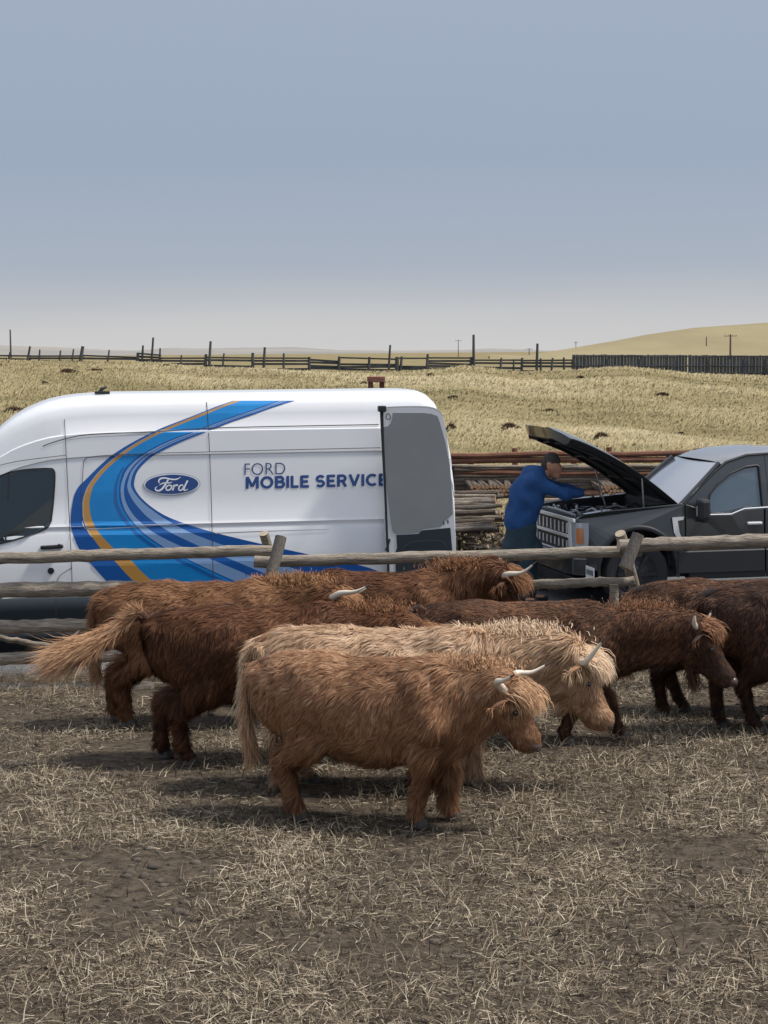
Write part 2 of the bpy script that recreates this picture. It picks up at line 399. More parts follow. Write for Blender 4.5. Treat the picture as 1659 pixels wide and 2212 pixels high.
# dry grass of the field: thousands of bent blades, thinner and denser to the camera side
def field_grass():
    n = 370000
    u = rng.uniform(0, 1, n); Y = 1/(1/29.5+(1/126-1/29.5)*u**.8)
    X = rng.uniform(-.33, .33, n)*(Y+2)
    P = np.stack([X, Y, Y*0], 1); cl = vnoise(P, .55, 1)+.6*vnoise(P, .12, 2)+.5*vnoise(P*np.array([.35, 1, 1]), 1.1, 5)
    keep = rng.uniform(-1.5, .8, n) < cl
    X, Y, cl = X[keep], Y[keep], cl[keep]; n = len(X)
    root = np.stack([X, Y, terrain(X, Y)-.02], 1)
    L = (.10+.10*rng.uniform(0, 1, n)+.10*np.clip(cl, 0, 2))
    a = rng.normal(0, .5, n)+.5
    d1 = unit(np.stack([.45*np.sin(a), rng.normal(0, .25, n), np.ones(n)], 1)); d2 = unit(np.stack([1.1*np.sin(a)+.3, rng.normal(0, .5, n), np.full(n, .35)], 1))
    side = unit(np.stack([np.ones(n), rng.normal(0, .35, n), rng.normal(0, .1, n)], 1))
    W = .004+.00022*Y*rng.uniform(.6, 1.5, n)
    tint = np.clip(.5+.22*cl+.22*vnoise(np.stack([X*.4, Y, Y*0], 1), .09, 77)+rng.normal(0, .08, n), 0, 1)
    nn = unit(np.stack([rng.normal(0, .15, n), -.35+rng.normal(0, .25, n), np.ones(n)], 1))
    o = strands('dry_grass', root, d1, d2, side, L, W, [tintmat('dry_grass_blades', [(.20, .175, .085), (.39, .335, .185), (.62, .54, .35)], .8, .3)], None, tint, nn)
    tag(o, 'straw coloured dry grass covering the field behind the vehicles', kind='stuff')
field_grass()

def straw():
    n = 420000
    u = rng.uniform(0, 1, n); Y = 7.2+10.9*u**.85
    far = rng.uniform(0, 1, n) < .10; Y = np.where(far, 17.5+rng.uniform(0, 1.6, n)**1.5, Y)
    X = rng.uniform(-.29, .29, n)*(Y+2.2)
    P = np.stack([X, Y, Y*0], 1); cl = vnoise(P, 1.6, 8)+.7*vnoise(P, 5., 9)
    keep = rng.uniform(-1.3, 1.3, n) < cl+.35*vnoise(P, .5, 44); X, Y, cl = X[keep], Y[keep], cl[keep]; n = len(X)
    a = rng.uniform(0, 6.283, n); el = np.abs(rng.normal(.05, .22, n)); st = rng.uniform(0, 1, n) < .22; el = np.where(st, rng.uniform(.6, 1.4, n), el)
    root = np.stack([X, Y, terrain(X, Y)+rng.uniform(0, .035, n)], 1)
    d1 = unit(np.stack([np.cos(a)*np.cos(el), np.sin(a)*np.cos(el), np.sin(el)], 1))
    a2 = a+rng.normal(0, .45, n); e2 = el-rng.uniform(0, .5, n)
    d2 = unit(np.stack([np.cos(a2)*np.cos(e2), np.sin(a2)*np.cos(e2), np.sin(e2)], 1)); d2[:, 2] = np.where(st, d2[:, 2], np.maximum(d2[:, 2], -.1))
    side = unit(np.cross(d1, np.array([0, 0, 1.])+rng.normal(0, .5, (n, 3))))
    L = .025+.12*rng.uniform(0, 1, n)**1.8; W = rng.uniform(.0010, .0028, n)
    tint = np.clip(rng.normal(.45, .26, n)+.12*cl, 0, 1)
    nn = unit(np.stack([rng.normal(0, .3, n), rng.normal(-.2, .3, n), np.ones(n)], 1))
    o = strands('straw', root, d1, d2, side, L, W, [tintmat('straw_stalks', [(.045, .035, .026), (.22, .175, .12), (.62, .54, .41)], .7, .15)], None, tint, nn)
    tag(o, 'trampled straw and stalks littering the corral dirt', kind='stuff')
straw()
def clods():
    n = 5200; ico = bmesh.new(); bmesh.ops.create_icosphere(ico, subdivisions=1, radius=1); iv = np.array([v.co[:] for v in ico.verts]); fi = np.array([[v.index for v in f.verts] for f in ico.faces]); ico.free()
    Y = 7+11*rng.uniform(0, 1, n)**.9; X = rng.uniform(-.29, .29, n)*(Y+2.2); sz = .010+.035*rng.uniform(0, 1, n)**4
    c = np.stack([X, Y, terrain(X, Y)], 1); V = (iv[None]*(sz[:, None, None]*rng.uniform(.6, 1.3, (n, 1, 3)))*rng.uniform(.8, 1.25, (n, len(iv), 1)))*np.array([1, 1, .6])+c[:, None]
    T = (fi[None]+(np.arange(n)*len(iv))[:, None, None]).reshape(-1, 3)
    o = fast_mesh('clods', V.reshape(-1, 3), np.zeros((0, 4), int), T, [mat('dirt_clod', (.035, .028, .022), .95, c2=(.13, .105, .08), vscale=3)]); tag(o, 'small clods and stones strewn through the corral dirt', kind='stuff')
clods()

# ------------------------------------------------------------------ shrubs in the field
SHRUB = tintmat('sage_twigs', [(.045, .026, .020), (.13, .070, .055), (.20, .15, .09)], .9, .1)
def shrub(px, py, wpx, hpx, label, seed):
    g0 = ground_hit(px, py+hpx*.5); s = FPX/g0.y; r_ = np.random.default_rng(seed)
    wd, hg = wpx/s, hpx/s*1.15
    t_ = thing('sage_shrub', label, 'shrub', g0, 0, 'dark shrubs scattered over the dry field')
    n = 900; th = r_.uniform(0, 6.28, n); ph = r_.uniform(.1, 1.4, n); rr = r_.uniform(.25, 1, n)
    lob = 1+.35*np.sin(th*3+seed)
    root = np.stack([np.cos(th)*np.cos(ph)*wd*rr*lob, np.sin(th)*np.cos(ph)*wd*rr, np.sin(ph)*hg*rr*.85], 1)*.9
    d1 = unit(root*np.array([1/wd, 1/wd, 1.6/hg])+r_.normal(0, .45, (n, 3))); d2 = unit(d1+r_.normal(0, .5, (n, 3)))
    sd_ = unit(np.cross(d1, r_.normal(size=(n, 3))))
    strands('foliage', root, d1, d2, sd_, np.full(n, .28*min(wd, hg)+.05), np.full(n, .010+.008*wd), [SHRUB], t_, r_.uniform(0, 1, n))
    m = MB()
    for k_ in range(9):
        a = r_.uniform(0, 6.28); q = Vector((math.cos(a)*wd*.6, math.sin(a)*wd*.6, hg*.7))
        m.tube([(0, 0, -.03), q*.5+Vector((0, 0, .05)), q], [.02, .012, .005], 5)
    m.build('stem', [BARK], t_)
for i, a in enumerate([
    (1100, 924, 23, 16, 'largest dark red shrub, left of the raised bonnet'),
    (1299, 943, 15, 12, 'dark shrub just above the raised bonnet'),
    (975, 924, 10, 16, 'narrow shrub touching the rear corner of the white van'),
    (930, 812, 10, 9, 'round dark shrub high on the slope right of the rusty frame'),
    (1186, 887, 12, 5, 'low flat shrub halfway up the slope right of the large one'),
    (980, 858, 13, 4, 'thin low shrub right of the van roof'),
    (1170, 849, 4, 4, 'tiny shrub in the middle of the slope'),
    (1232, 861, 5, 4, 'tiny dark tuft right of the middle of the slope'),
    (1254, 815, 8, 4, 'small reddish shrub below the left end of the board windbreak'),
    (1432, 852, 15, 6, 'reddish brush patch under the dry rise at the right'),
    (1472, 938, 7, 5, 'small shrub above the roof of the pickup'),
    (30, 888, 26, 14, 'broad dark shrub left of the van roof'),
    (146, 801, 19, 7, 'flat dark shrub on the left slope'),
    (96, 829, 8, 8, 'small pointed shrub above the nose of the van'),
    (204, 799, 16, 3, 'thin reddish brush line on the left slope'),
    (743, 811, 9, 4, 'faint shrub behind the middle of the van roof'),
    (787, 829, 8, 8, 'small shrub just left of the rusty frame'),
    (360, 790, 9, 4, 'reddish tuft on the crest behind the van'),
]): shrub(*a, seed=20+i)

# ------------------------------------------------------------------ far corral fence, board windbreak, utility poles
FG = (0, 0)
def far_fence():
    Y = YC+9
    t_ = thing('corral_fence', 'dark weathered corral fence of uneven posts and boards along the crest of the field', 'fence', atY(600, 800, Y))
    base = lambda px: Vector(((px-829.5)/FPX*Y, Y, float(terrain((px-829.5)/FPX*Y, Y))))
    inv = t_.location.copy()
    def zt(px, py): return atY(px, py, Y)
    posts = [(-60, 755, 4), (22, 760, 4), (65, 748, 5), (86, 755, 4), (131, 757, 4), (159, 754, 4), (179, 748, 8), (236, 756, 4), (298, 762, 7), (309, 746, 5), (331, 729, 5), (346, 752, 4), (392, 767, 4),
             (445, 765, 7), (455, 737, 6), (484, 763, 4), (546, 762, 7), (572, 750, 6), (613, 763, 5), (668, 771, 7), (733, 770, 7), (798, 771, 6), (843, 745, 5), (858, 771, 9), (868, 770, 6), (924, 765, 6), (1018, 771, 6),
             (1023, 723, 6), (1083, 773, 5), (1110, 776, 4), (1128, 773, 6), (1161, 742, 6), (1168, 774, 5), (1194, 773, 5), (1218, 772, 5)]
    for i, (x, y, wp) in enumerate(posts):
        a = zt(x, y); b = base(x+random.uniform(-2, 3)); b.z -= .2; r_ = wp/2/(FPX/Y)
        m = MB().tube([a-inv, (a+b)/2-inv+Vector((random.uniform(-.02, .02), 0, 0)), b-inv], [r_*.85, r_, r_*1.05], 8)
        m.build('post', [OLDW], t_)
    segs = [(-200, 65, 766, 770), (65, 179, 769, 768), (179, 298, 769, 771), (298, 346, 764, 766), (346, 445, 774, 775), (445, 546, 771, 773), (546, 668, 773, 773), (668, 733, 772, 774), (733, 858, 774, 775), (858, 924, 774, 774), (924, 1018, 773, 775), (1018, 1128, 777, 778), (1128, 1236, 778, 779)]
    for (x0, x1, y0, y1) in segs:
        for k_, (dy, th) in enumerate([(0, 3.4), (6, 4.4), (12, 4.6), (18, 5), (24, 5)]):
            if random.random() < .12: continue
            j = random.uniform(-1.5, 1.5); a = zt(x0-2, y0+dy+j)-inv; b = zt(x1+2, y1+dy+random.uniform(-1.5, 1.5))-inv
            a.y += .06; b.y += .06; h = th/(FPX/Y); m = MB()
            m.add([a+Vector((0, 0, -h/2)), b+Vector((0, 0, -h/2)), b+Vector((0, .04, -h/2)), a+Vector((0, .04, -h/2)), a+Vector((0, 0, h/2)), b+Vector((0, 0, h/2)), b+Vector((0, .04, h/2)), a+Vector((0, .04, h/2))],
                  [(0, 3, 2, 1), (4, 5, 6, 7), (0, 1, 5, 4), (1, 2, 6, 5), (2, 3, 7, 6), (3, 0, 4, 7)])
            m.build('board', [OLDW], t_)
far_fence()
WB1 = mat('windbreak_boards', (.05, .062, .076), .9, c2=(.15, .17, .19), vscale=1.6, stretch=(5, 1, .25))
def windbreak():
    t_ = thing('windbreak_fence', 'tall blue grey vertical board windbreak below the yellow hill', 'fence', atY(1440, 812, YC+6))
    inv = t_.location.copy()
    X0, X1 = 1236, 2150
    Yf = lambda px: YC+8-(px-1236)*.012
    m = MB(); px = X0
    while px < X1:
        wp = random.uniform(5, 8); Y = Yf(px); ty = np.interp(px, [1236, 1340, 1659, 2200], [766, 766, 768, 772])+random.uniform(-.5, .9)
        a = atY(px, ty, Y)-inv; b = atY(px, 826, Y)-inv; w_ = wp/(FPX/Y)
        dy = random.uniform(0, .03)
        m.box((a.x+w_/2, a.y+dy, (a.z+b.z)/2), (w_-.012, .03, a.z-b.z)); px += wp+.2+(random.random() < .06)*2
    m.build('board_wall', [WB1], t_)
    for (y0, y1) in ((790, 793), (770, 772), (806, 808)):
        m = MB()
        for q in range(X0, X1, 76):
            a = atY(q, y0+random.uniform(-1, 1), Yf(q)-.12)-inv; b = atY(q+76, y0+random.uniform(-1, 1), Yf(q+76)-.12)-inv
            m.tube([a, b], .055, 6)
        m.build('rail', [OLDW], t_)
    for x in (1238, 1313, 1383, 1456, 1531, 1608, 1655, 1730, 1805, 1880):
        a = atY(x, 776, Yf(x)-.25)-inv; b = atY(x, 826, Yf(x)-.25)-inv
        MB().tube([a, b], [.11, .15], 8).build('post', [OLDW], t_)
windbreak()
PW = mat('utility_pole_wood', (.10, .09, .08), .9)
def upole(px, ytop, Y, label, arm=1.2, r0=.16):
    a = atY(px, ytop, Y); t_ = thing('utility_pole', label, 'utility pole', (a.x, a.y, float(terrain(a.x, a.y))), 0, 'utility poles beyond the crest')
    h = a.z-t_.location.z
    MB().tube([(0, 0, -1), (0, 0, h*.5), (0, 0, h)], [r0*1.25, r0, r0*.8], 8).build('shaft', [PW], t_)
    if arm:
        MB().box((0, 0, h-.5), (arm*2, .14, .16)).build('crossarm', [PW], t_)
        for dx in (-.9, -.3, .3, .9): MB().tube([(dx*arm, 0, h-.42), (dx*arm, 0, h-.15)], .05, 6).build('insulator', [PW], t_)
upole(1578, 722, 520, 'darkest utility pole with a crossarm in front of the yellow hill', 1.8, .26)
upole(1526, 727, 640, 'thin utility pole just left of the darkest one on the hill', 0, .2)
upole(1244, 738, 900, 'faint utility pole above the left end of the board windbreak', 1.0, .16)
upole(1143, 752, 900, 'small utility pole with crossarm at the foot of the hill', 2.0, .2)
upole(990, 734, 1000, 'faint utility pole against the sky left of the tall fence post', 1.8, .18)
upole(22, 712, 620, 'pale utility pole at the far left of the skyline', 0, .3)

def headgate():
    Y = 27.; a = atY(795, 812, Y); b = atY(830, 812, Y); s = FPX/Y
    t_ = thing('steel_frame', 'rusty red steel goalpost frame standing behind the van roof', 'steel frame', ((a.x+b.x)/2, Y, 0))
    zt = a.z; hw = 17/s
    for sx_ in (-1, 1): MB().box((sx_*hw*.72, 0, zt/2-.04), (.075, .12, zt-.08)).build('upright', [RUST], t_, bevel=.008)
    MB().box((0, 0, zt-.05), (hw*2.25, .2, .085)).build('crossbeam', [mat('red_rust_beam', (.20, .075, .05), .8, c2=(.34, .15, .10), vscale=6)], t_, bevel=.01)
headgate()

# ------------------------------------------------------------------ pipe rack, stacked poles and logs behind the mechanic
def stick(name, a, b, r0, r1, mats, label, cat, group, capm=1):
    c = (a+b)/2; o = MB()
    n = 5; pts = [a-c+(b-a)*k_/(n-1)+Vector((0, random.uniform(-.4, .4)*r0, random.uniform(-.4, .4)*r0))*(0 < k_ < n-1) for k_ in range(n)]
    o.tube(pts, [r0+(r1-r0)*k_/(n-1) for k_ in range(n)], 8, 0, True, capm)
    ob = o.build(name, mats, None, auto=True); ob.location = c
    return tag(ob, label, cat, group)
def rack():
    Y = 27.5; t_ = thing('pipe_rack', 'low rack of rusty uprights holding long pipes behind the mechanic', 'pipe rack', (atY(1200, 1000, Y).x, Y, 0))
    inv = t_.location.copy()
    for x, y, lean in ((1017, 984, 0), (1119, 968, -7), (1240, 985, 0), (1322, 966, -6), (1508, 969, -4), (1600, 980, 0), (930, 985, 0)):
        a = atY(x+lean, y, Y-.1)-inv; b = atY(x, 1250, Y-.1)-inv; b.z = -.05; m = MB().tube([a, b], [.045, .055], 8); m.build('upright', [RUST], t_)
    for y in (1046, 1122):
        MB().tube([atY(900, y, Y)-inv, atY(1640, y-6, Y)-inv], .05, 8).build('cross_rail', [RUST], t_)
rack()
for i, (x0, y0, x1, y1, rp, Y, mt) in enumerate([
    (880, 984, 1490, 978, 6.0, 27.1, RUST), (920, 998, 1560, 990, 6.5, 27.1, RUST), (1440, 984, 1760, 981, 6, 27.2, RUST)]):
    stick('rusty_pipe', atY(x0, y0, Y), atY(x1, y1, Y), rp/145, rp/150, [mt, mt], ['topmost long rusty pipe on the rack behind the mechanic', 'second long rusty pipe lying just under the topmost one', 'rusty pipe on the rack behind the pickup cab'][i], 'pipe', 'rusty pipes on the rack')
hy = [(1007, .030, RAIL), (1012, .03, BARK), (1017, .034, BARK), (1023, .042, RUST), (1029, .034, BARK), (1034, .034, RAIL), (1040, .034, BARK), (1046, .03, POST), (1056, .035, BARK), (1066, .035, BARK), (1075, .035, POST)]
for k_, (y, r_, mt) in enumerate(hy):
    for (x0, x1) in ((900, 1230), (1215, 1540)):
        stick('weathered_pole', atY(x0+random.uniform(-25, 10), y+1+random.uniform(-1, 1), 27.3), atY(x1+random.uniform(-10, 25), y-2+random.uniform(-1, 1), 27.3), r_, r_*.8, [mt, RAILE],
              {RAIL: 'pale weathered pole', BARK: 'dark barked pole', RUST: 'reddish brown pole', POST: 'grey pole'}[mt]+' lying on the rack below the rusty pipes', 'pole', 'poles on the rack')
# log ends
lid = 0
for (x0, x1) in ((1020, 1108), (1300, 1370)):
    for row in range(3):
        x = x0+(row % 2)*3.5
        while x < x1:
            Y = 26.2; r_ = random.uniform(.022, .031)
            a = atY(x, 1052+row*8+random.uniform(-1, 1), Y); b = a+Vector((random.uniform(-.06, .06), 1.1, 0))
            stick('cut_log', a, b, r_, r_, [BARK, LOGEND], 'log with orange cut end, %s row of stack %s' % (('top', 'middle', 'bottom')[row], 'left of the mechanic' if x0 < 1100 else 'under the raised bonnet'), 'log', 'cut logs stacked %s' % ('left of the mechanic' if x0 < 1100 else 'under the raised bonnet'))
            x += 8.2
# lower pile of poles
for k_ in range(44):
    y = 1066+k_*1.85+random.uniform(-1, 1); Y = 26.0-.03*k_+random.uniform(-.1, .1); xr = random.uniform(1058, 1090)
    a = atY(random.uniform(905, 960), y+random.uniform(-5, 10), Y); b = atY(xr, y-random.uniform(-4, 9), Y-random.uniform(0, .25))
    stick('weathered_pole', a, b, random.uniform(.022, .04), random.uniform(.022, .04), [[RAIL, BARK, BARK, POST][k_ % 4], random.choice([LOGEND, RAILE])], ['pale pole in the %s of the loose pile between van and mechanic', 'dark pole in the %s of the loose pile between van and mechanic', 'dark pole in the %s of the loose pile between van and mechanic', 'grey pole in the %s of the loose pile between van and mechanic'][k_ % 4] % ('top', 'upper half', 'lower half', 'bottom')[k_//11], 'pole', 'poles in the loose pile')
for k_ in range(14):
    y = 1080+k_*4.5+random.uniform(-1, 1); Y = 25.9
    stick('weathered_pole', atY(random.uniform(1090, 1130), y+3, Y), atY(random.uniform(1290, 1420), y-3, Y), .03, .035, [[RAIL, BARK][k_ % 2], LOGEND], ['pale', 'dark'][k_ % 2]+' pole in the pile behind the engine bay of the pickup', 'pole', 'poles behind the engine bay')
def brush():
    n = 2600; X = rng.uniform(atY(930, 1150, 25.4).x, atY(1200, 1150, 25.4).x, n); Y = 25.2+rng.normal(0, .3, n)
    hmax = .46*np.exp(-((X-atY(1030, 1150, 25.4).x)/.95)**2)+.28
    root = np.stack([X, Y, rng.uniform(0, 1, n)*hmax], 1); d = unit(rng.normal(0, 1, (n, 3))*np.array([1, .5, .55])); d2 = unit(d+rng.normal(0, .2, (n, 3)))
    o = strands('brushwood', root, d, d2, unit(np.cross(d, rng.normal(size=(n, 3)))), rng.uniform(.10, .30, n), rng.uniform(.008, .015, n), [tintmat('dry_sticks', [(.05, .038, .028), (.28, .22, .16), (.60, .52, .42)], .85, 0)], None, rng.uniform(0, 1, n))
    tag(o, 'heap of small dry sticks on the ground below the pole pile', kind='stuff')
brush()

# ------------------------------------------------------------------ white service van
VRZ = R(10); VL = 4.15
vr = thing('service_van', 'white high roof van with blue and orange swoosh, rear door folded open along its side', 'van')
rearp = atY(985, 1106, 20.0)
ax_ = Vector((math.cos(VRZ), math.sin(VRZ), 0))
vr.location = Vector((rearp.x, 20.0, 0))-ax_*VL; vr.rotation_euler = (0, 0, VRZ)
VM = Matrix.Translation(vr.location) @ Matrix.Rotation(VRZ, 4, 'Z'); VI = VM.inverted()
VPROF = [(.34, .07), (.40, .035), (.45, .022), (.655, .006), (.665, .018), (.98, .006), (1.02, .012), (1.30, .012), (1.335, .028), (1.37, .034), (1.395, .024), (1.43, .044),
         (1.75, .056), (2.115, .088), (2.13, .078), (2.37, .098), (2.385, .114), (2.55, .142), (2.64, .17), (2.70, .215), (2.745, .30), (2.768, .42), (2.775, .60), (2.78, 1.02)]
VZ = [p[0] for p in VPROF]; VY = [p[1] for p in VPROF]
TOPX = [-2.38, -2.34, -2.25, -2.05, -1.75, -1.4, -1.0, -.86, -.69, -.56, -.44, -.3, -.17, -.02, .12, .30, .48, 1, 3.70, 3.82, 3.90, 3.98, 4.04, 4.09, 4.13, 4.15]
TOPZ = [.62, .86, 1.06, 1.19, 1.30, 1.66, 2.07, 2.22, 2.43, 2.53, 2.60, 2.665, 2.71, 2.742, 2.76, 2.772, 2.78, 2.78, 2.78, 2.77, 2.735, 2.66, 2.52, 2.36, 2.15, 1.95]
def vtop(x): return float(np.interp(x, TOPX, TOPZ))
def vnose(x): return .0 if x > -1.2 else .42*((-1.2-x)/1.18)**2.2
def vside(x, z):
    """lateral inset of the near side at length x and height z"""
    zt = vtop(x); zc = min(1.43, zt*.55)
    zz = z if z < zc else zc+(z-zc)*(2.78-zc)/max(zt-zc, .01)
    ins = float(np.interp(zz, VZ, VY))
    if x < -.2: ins += .05*min(1, (-.2-x)/1.5)*max(0, (z-1.2))
    return ins+vnose(x)
def vsec(x):
    zt = vtop(x); zc = min(1.43, zt*.55); out = []
    for z, y in VPROF:
        zz = z if z < zc else zc+(z-zc)*(zt-zc)/(2.78-zc)
        yy = min(1.02, vside(x, zz) if z < 2.7 else y+vnose(x))
        out.append((x, yy, zz))
    return out+[(x, 2.04-y, z) for (x, y, z) in out[::-1][1:]]
def van():
    xs = sorted(set(TOPX+list(np.linspace(-2.3, 4.1, 44))))
    secs = [vsec(x) for x in xs]; n = len(secs[0]); V = [p for s_ in secs for p in s_]; F = []; M = []
    WH = (-1.40, 2.34)
    for i in range(len(xs)-1):
        for k_ in range(n-1):
            F.append((i*n+k_, i*n+k_+1, (i+1)*n+k_+1, (i+1)*n+k_))
    F.append(tuple(range(n)))
    F.append(tuple((len(xs)-1)*n+q for q in range(n)))
    V0 = len(V)
    b = MB().add(V, F); o = b.build('body', [WHITE], vr, auto=True)
    # underside
    MB().box((.9, 1.02, .33), (6.3, 1.8, .05)).build('floor_pan', [BLACKP], vr)
    # cladding strip
    V = []; xx = np.linspace(-2.0, 4.1, 50)
    for x in xx:
        for z, e in ((.405, .004), (.425, -.018), (.645, -.022), (.662, -.0)): V.append((x, vside(x, z)+e, z))
    F = [(i*4+k_, i*4+k_+1, (i+1)*4+k_+1, (i+1)*4+k_) for i in range(49) for k_ in range(3)]
    raw('side_cladding', V, F, [NAVYP], vr, True)
    for cx in (-1.36, 2.36):
        for far in (0, 1):
            m = MB(); yf = (lambda y: (2.04-y) if far else y)
            m.lathe([(.47, -.004), (.47, .02), (.40, .021)], lambda a, b_, t_, cx=cx, yf=yf: (cx+a, yf(t_+vside(cx, .5)-.004), .36+b_), 40)
            m.build('wheel_arch', [BLACKP], vr)
            w_ = MB().lathe([(.22, .0), (.30, -.012), (.345, .0), (.355, .04), (.355, .2), (.33, .23)], lambda a, b_, t_, cx=cx, yf=yf: (cx+a, yf(t_+.03), .355+b_), 40).build('wheel', [RUBBER], vr, auto=True)
            m = MB().lathe([(.05, -.01), (.08, .0), (.20, .0), (.225, -.012), (.23, .02)], lambda a, b_, t_, cx=cx, yf=yf: (cx+a, yf(t_+.026), .355+b_), 32)
            for q in range(5):
                a = q*2*math.pi/5; m.box((cx+.13*math.cos(a), yf(.02), .355+.13*math.sin(a)), (.05, .012, .09), 0, Matrix.Rotation(-a+R(90), 3, 'Y'))
            m.build('rim', [STEEL], w_, auto=True)
van()
def vS(px, py, off=0):
    """pixel of the photograph -> point on the van's near side, in the van's own coordinates"""
    ro = VI @ Vector((0, 0, H)); rd = VI.to_3x3() @ ray(px, py); y = .03
    for _ in range(4):
        q = ro+rd*((y-ro.y)/rd.y); y = vside(q.x, q.z)
    return Vector((q.x, y-off, q.z))
def resample(pts, n):
    pts = [Vector(p).to_2d() if len(p) > 2 else Vector(p) for p in pts]; d = [0]
    for a, b in zip(pts, pts[1:]): d.append(d[-1]+(b-a).length)
    u = np.linspace(0, d[-1], n); return list(zip(np.interp(u, d, [p.x for p in pts]), np.interp(u, d, [p.y for p in pts])))
def catmull(pts, m=6, closed=False):
    P = [Vector(p) for p in pts]; n = len(P); out = []
    for i in range(n if closed else n-1):
        p0 = P[(i-1) % n] if closed or i > 0 else P[0]; p1 = P[i]; p2 = P[(i+1) % n]; p3 = P[(i+2) % n] if closed or i+2 < n else P[-1]
        for k_ in range(m):
            t_ = k_/m; out.append(.5*((2*p1)+(p2-p0)*t_+(2*p0-5*p1+4*p2-p3)*t_*t_+(3*p1-p0-3*p2+p3)*t_**3))
    if not closed: out.append(P[-1])
    return [tuple(q) for q in out]
def vline(name, pts, wpx, m, off=.003, parent=None, mapf=None):
    pts = catmull(pts, 5) if len(pts) > 2 else resample(pts, 14); mapf = mapf or vS
    if isinstance(wpx, (int, float)): wpx = [wpx]*len(pts)
    else: wpx = np.interp(np.linspace(0, 1, len(pts)), np.linspace(0, 1, len(wpx)), wpx)
    L = []; n = len(pts)
    for i, p in enumerate(pts):
        a = Vector(pts[max(i-1, 0)]); b = Vector(pts[min(i+1, n-1)]); t_ = (b-a).normalized(); nn = Vector((-t_.y, t_.x))*wpx[i]/2
        L += [mapf(p[0]+nn.x, p[1]+nn.y, off), mapf(p[0]-nn.x, p[1]-nn.y, off)]
    return raw(name, L, [(2*i, 2*i+1, 2*i+3, 2*i+2) for i in range(n-1)], [m], vr if parent is None else parent)
# swoosh: boundaries across it (outer edge ... inner edge) at rows of the picture, laid on the panel surface
SW = [  # y, b0 .. b8
    (865.5, [503, 508, 521, 600, 606, 612, 616, 620, 637]), (880, [462, 470, 480, 560, 567, 572, 575, 580, 590]), (897, [420, 427, 440, 510, 517, 523, 526, 531, 543]),
    (912, [381, 390, 402, 468, 474, 480, 483, 488, 498]), (928, [341, 352, 364, 427, 433, 440, 443, 448, 458]), (955, [287, 299, 309, 355, 362, 369, 373, 378, 390]),
    (981, [245, 259, 269, 306, 312, 319, 322, 327, 337]), (1000, [222, 235, 245, 281, 287, 294, 299, 304, 312]), (1018, [203, 216, 226, 266, 272, 280, 284, 290, 297]),
    (1035, [186, 202, 212, 260, 265, 272, 278, 284, 291]), (1051, [170, 191, 201, 257, 261, 268, 275, 283, 290]), (1068, [161, 184, 196, 257, 261, 268, 280, 293, 299]),
    (1085, [157, 180, 193, 259, 264, 272, 290, 308, 315]), (1102, [154, 180, 194, 266, 270, 281, 304, 329, 337]), (1118, [153, 181, 197, 276, 280, 293, 320, 352, 366]),
    (1135, [153, 186, 204, 290, 294, 312, 344, 381, 412]), (1151, [157, 193, 214, 305, 310, 333, 370, 413, 466]), (1168, [163, 205, 229, 327, 333, 365, 405, 456, 535]),
    (1184, [170, 217, 245, 352, 358, 400, 440, 502, 605]), (1197, [180, 230, 262, 377, 383, 430, 470, 540, 665]), (1212, [191, 248, 285, 408, 414, 466, 508, 588, 740]),
    (1232, [209, 266, 303, 450, 456, 513, 556, 645, 812]), (1252, [227, 285, 325, 493, 500, 560, 606, 705, 826]), (1275, [252, 309, 351, 543, 551, 617, 664, 772, 828]), (1292, [272, 328, 372, 580, 590, 660, 710, 818, 829])]
sy = [r_[0] for r_ in SW]; B = np.array([r_[1] for r_ in SW], float)
yy = np.concatenate([np.linspace(a, b, 5)[:-1] for a, b in zip(sy, sy[1:])]+[[sy[-1]]])
def crv(c):
    out = catmull([(y, x) for y, x in zip(sy, B[:, c])], 4); a = np.array(out); return np.interp(yy, a[:, 0], a[:, 1])
C9 = [crv(i) for i in range(9)]
sw = bpy.data.objects.new('swoosh_graphic', None)
bands = [(0, 1, 0), (1, 2, 1), (2, 3, 2), (3, 4, 0), (4, 5, 3), (5, 6, 0), (6, 7, 3), (7, 8, 0)]
V = []; F = []; MI = []
for (a, b_, mi) in bands:
    s0 = len(V)
    for y, xa, xb in zip(yy, C9[a], C9[b_]):
        for q in range(4): V.append(vS(xa+(xb-xa)*q/3, y, .004))
    for i in range(len(yy)-1):
        for q in range(3): F.append((s0+i*4+q, s0+i*4+q+1, s0+(i+1)*4+q+1, s0+(i+1)*4+q)); MI.append(mi)
raw('swoosh_graphic', V, F, [BLUE_D, ORANGE, BLUE_M, BLUE_L], vr, False, MI)
# darker edge inside the bright field, grey edge beside the orange
for c0, c1, m_, w0 in ((2, 3, BLUE_D, .13),):
    V = [vS(xb-(xb-xa)*k_*w0*.8-((xb-xa)*w0*.55), y, .0055) for y, xa, xb in zip(yy, C9[c0], C9[c1]) for k_ in (0, 1)]
    raw('swoosh_shade_band', V, [(2*i, 2*i+1, 2*i+3, 2*i+2) for i in range(30, len(yy)-1)], [mat('graphic_inner_blue', (.004, .11, .38), .3, coat=.4)], vr)
V = [vS(x-k_*2.0, y, .0055) for y, x in zip(yy, C9[1]) for k_ in (-.4, 1)]
raw('swoosh_grey_edge', V, [(2*i, 2*i+1, 2*i+3, 2*i+2) for i in range(0, 66)], [GREYS], vr)
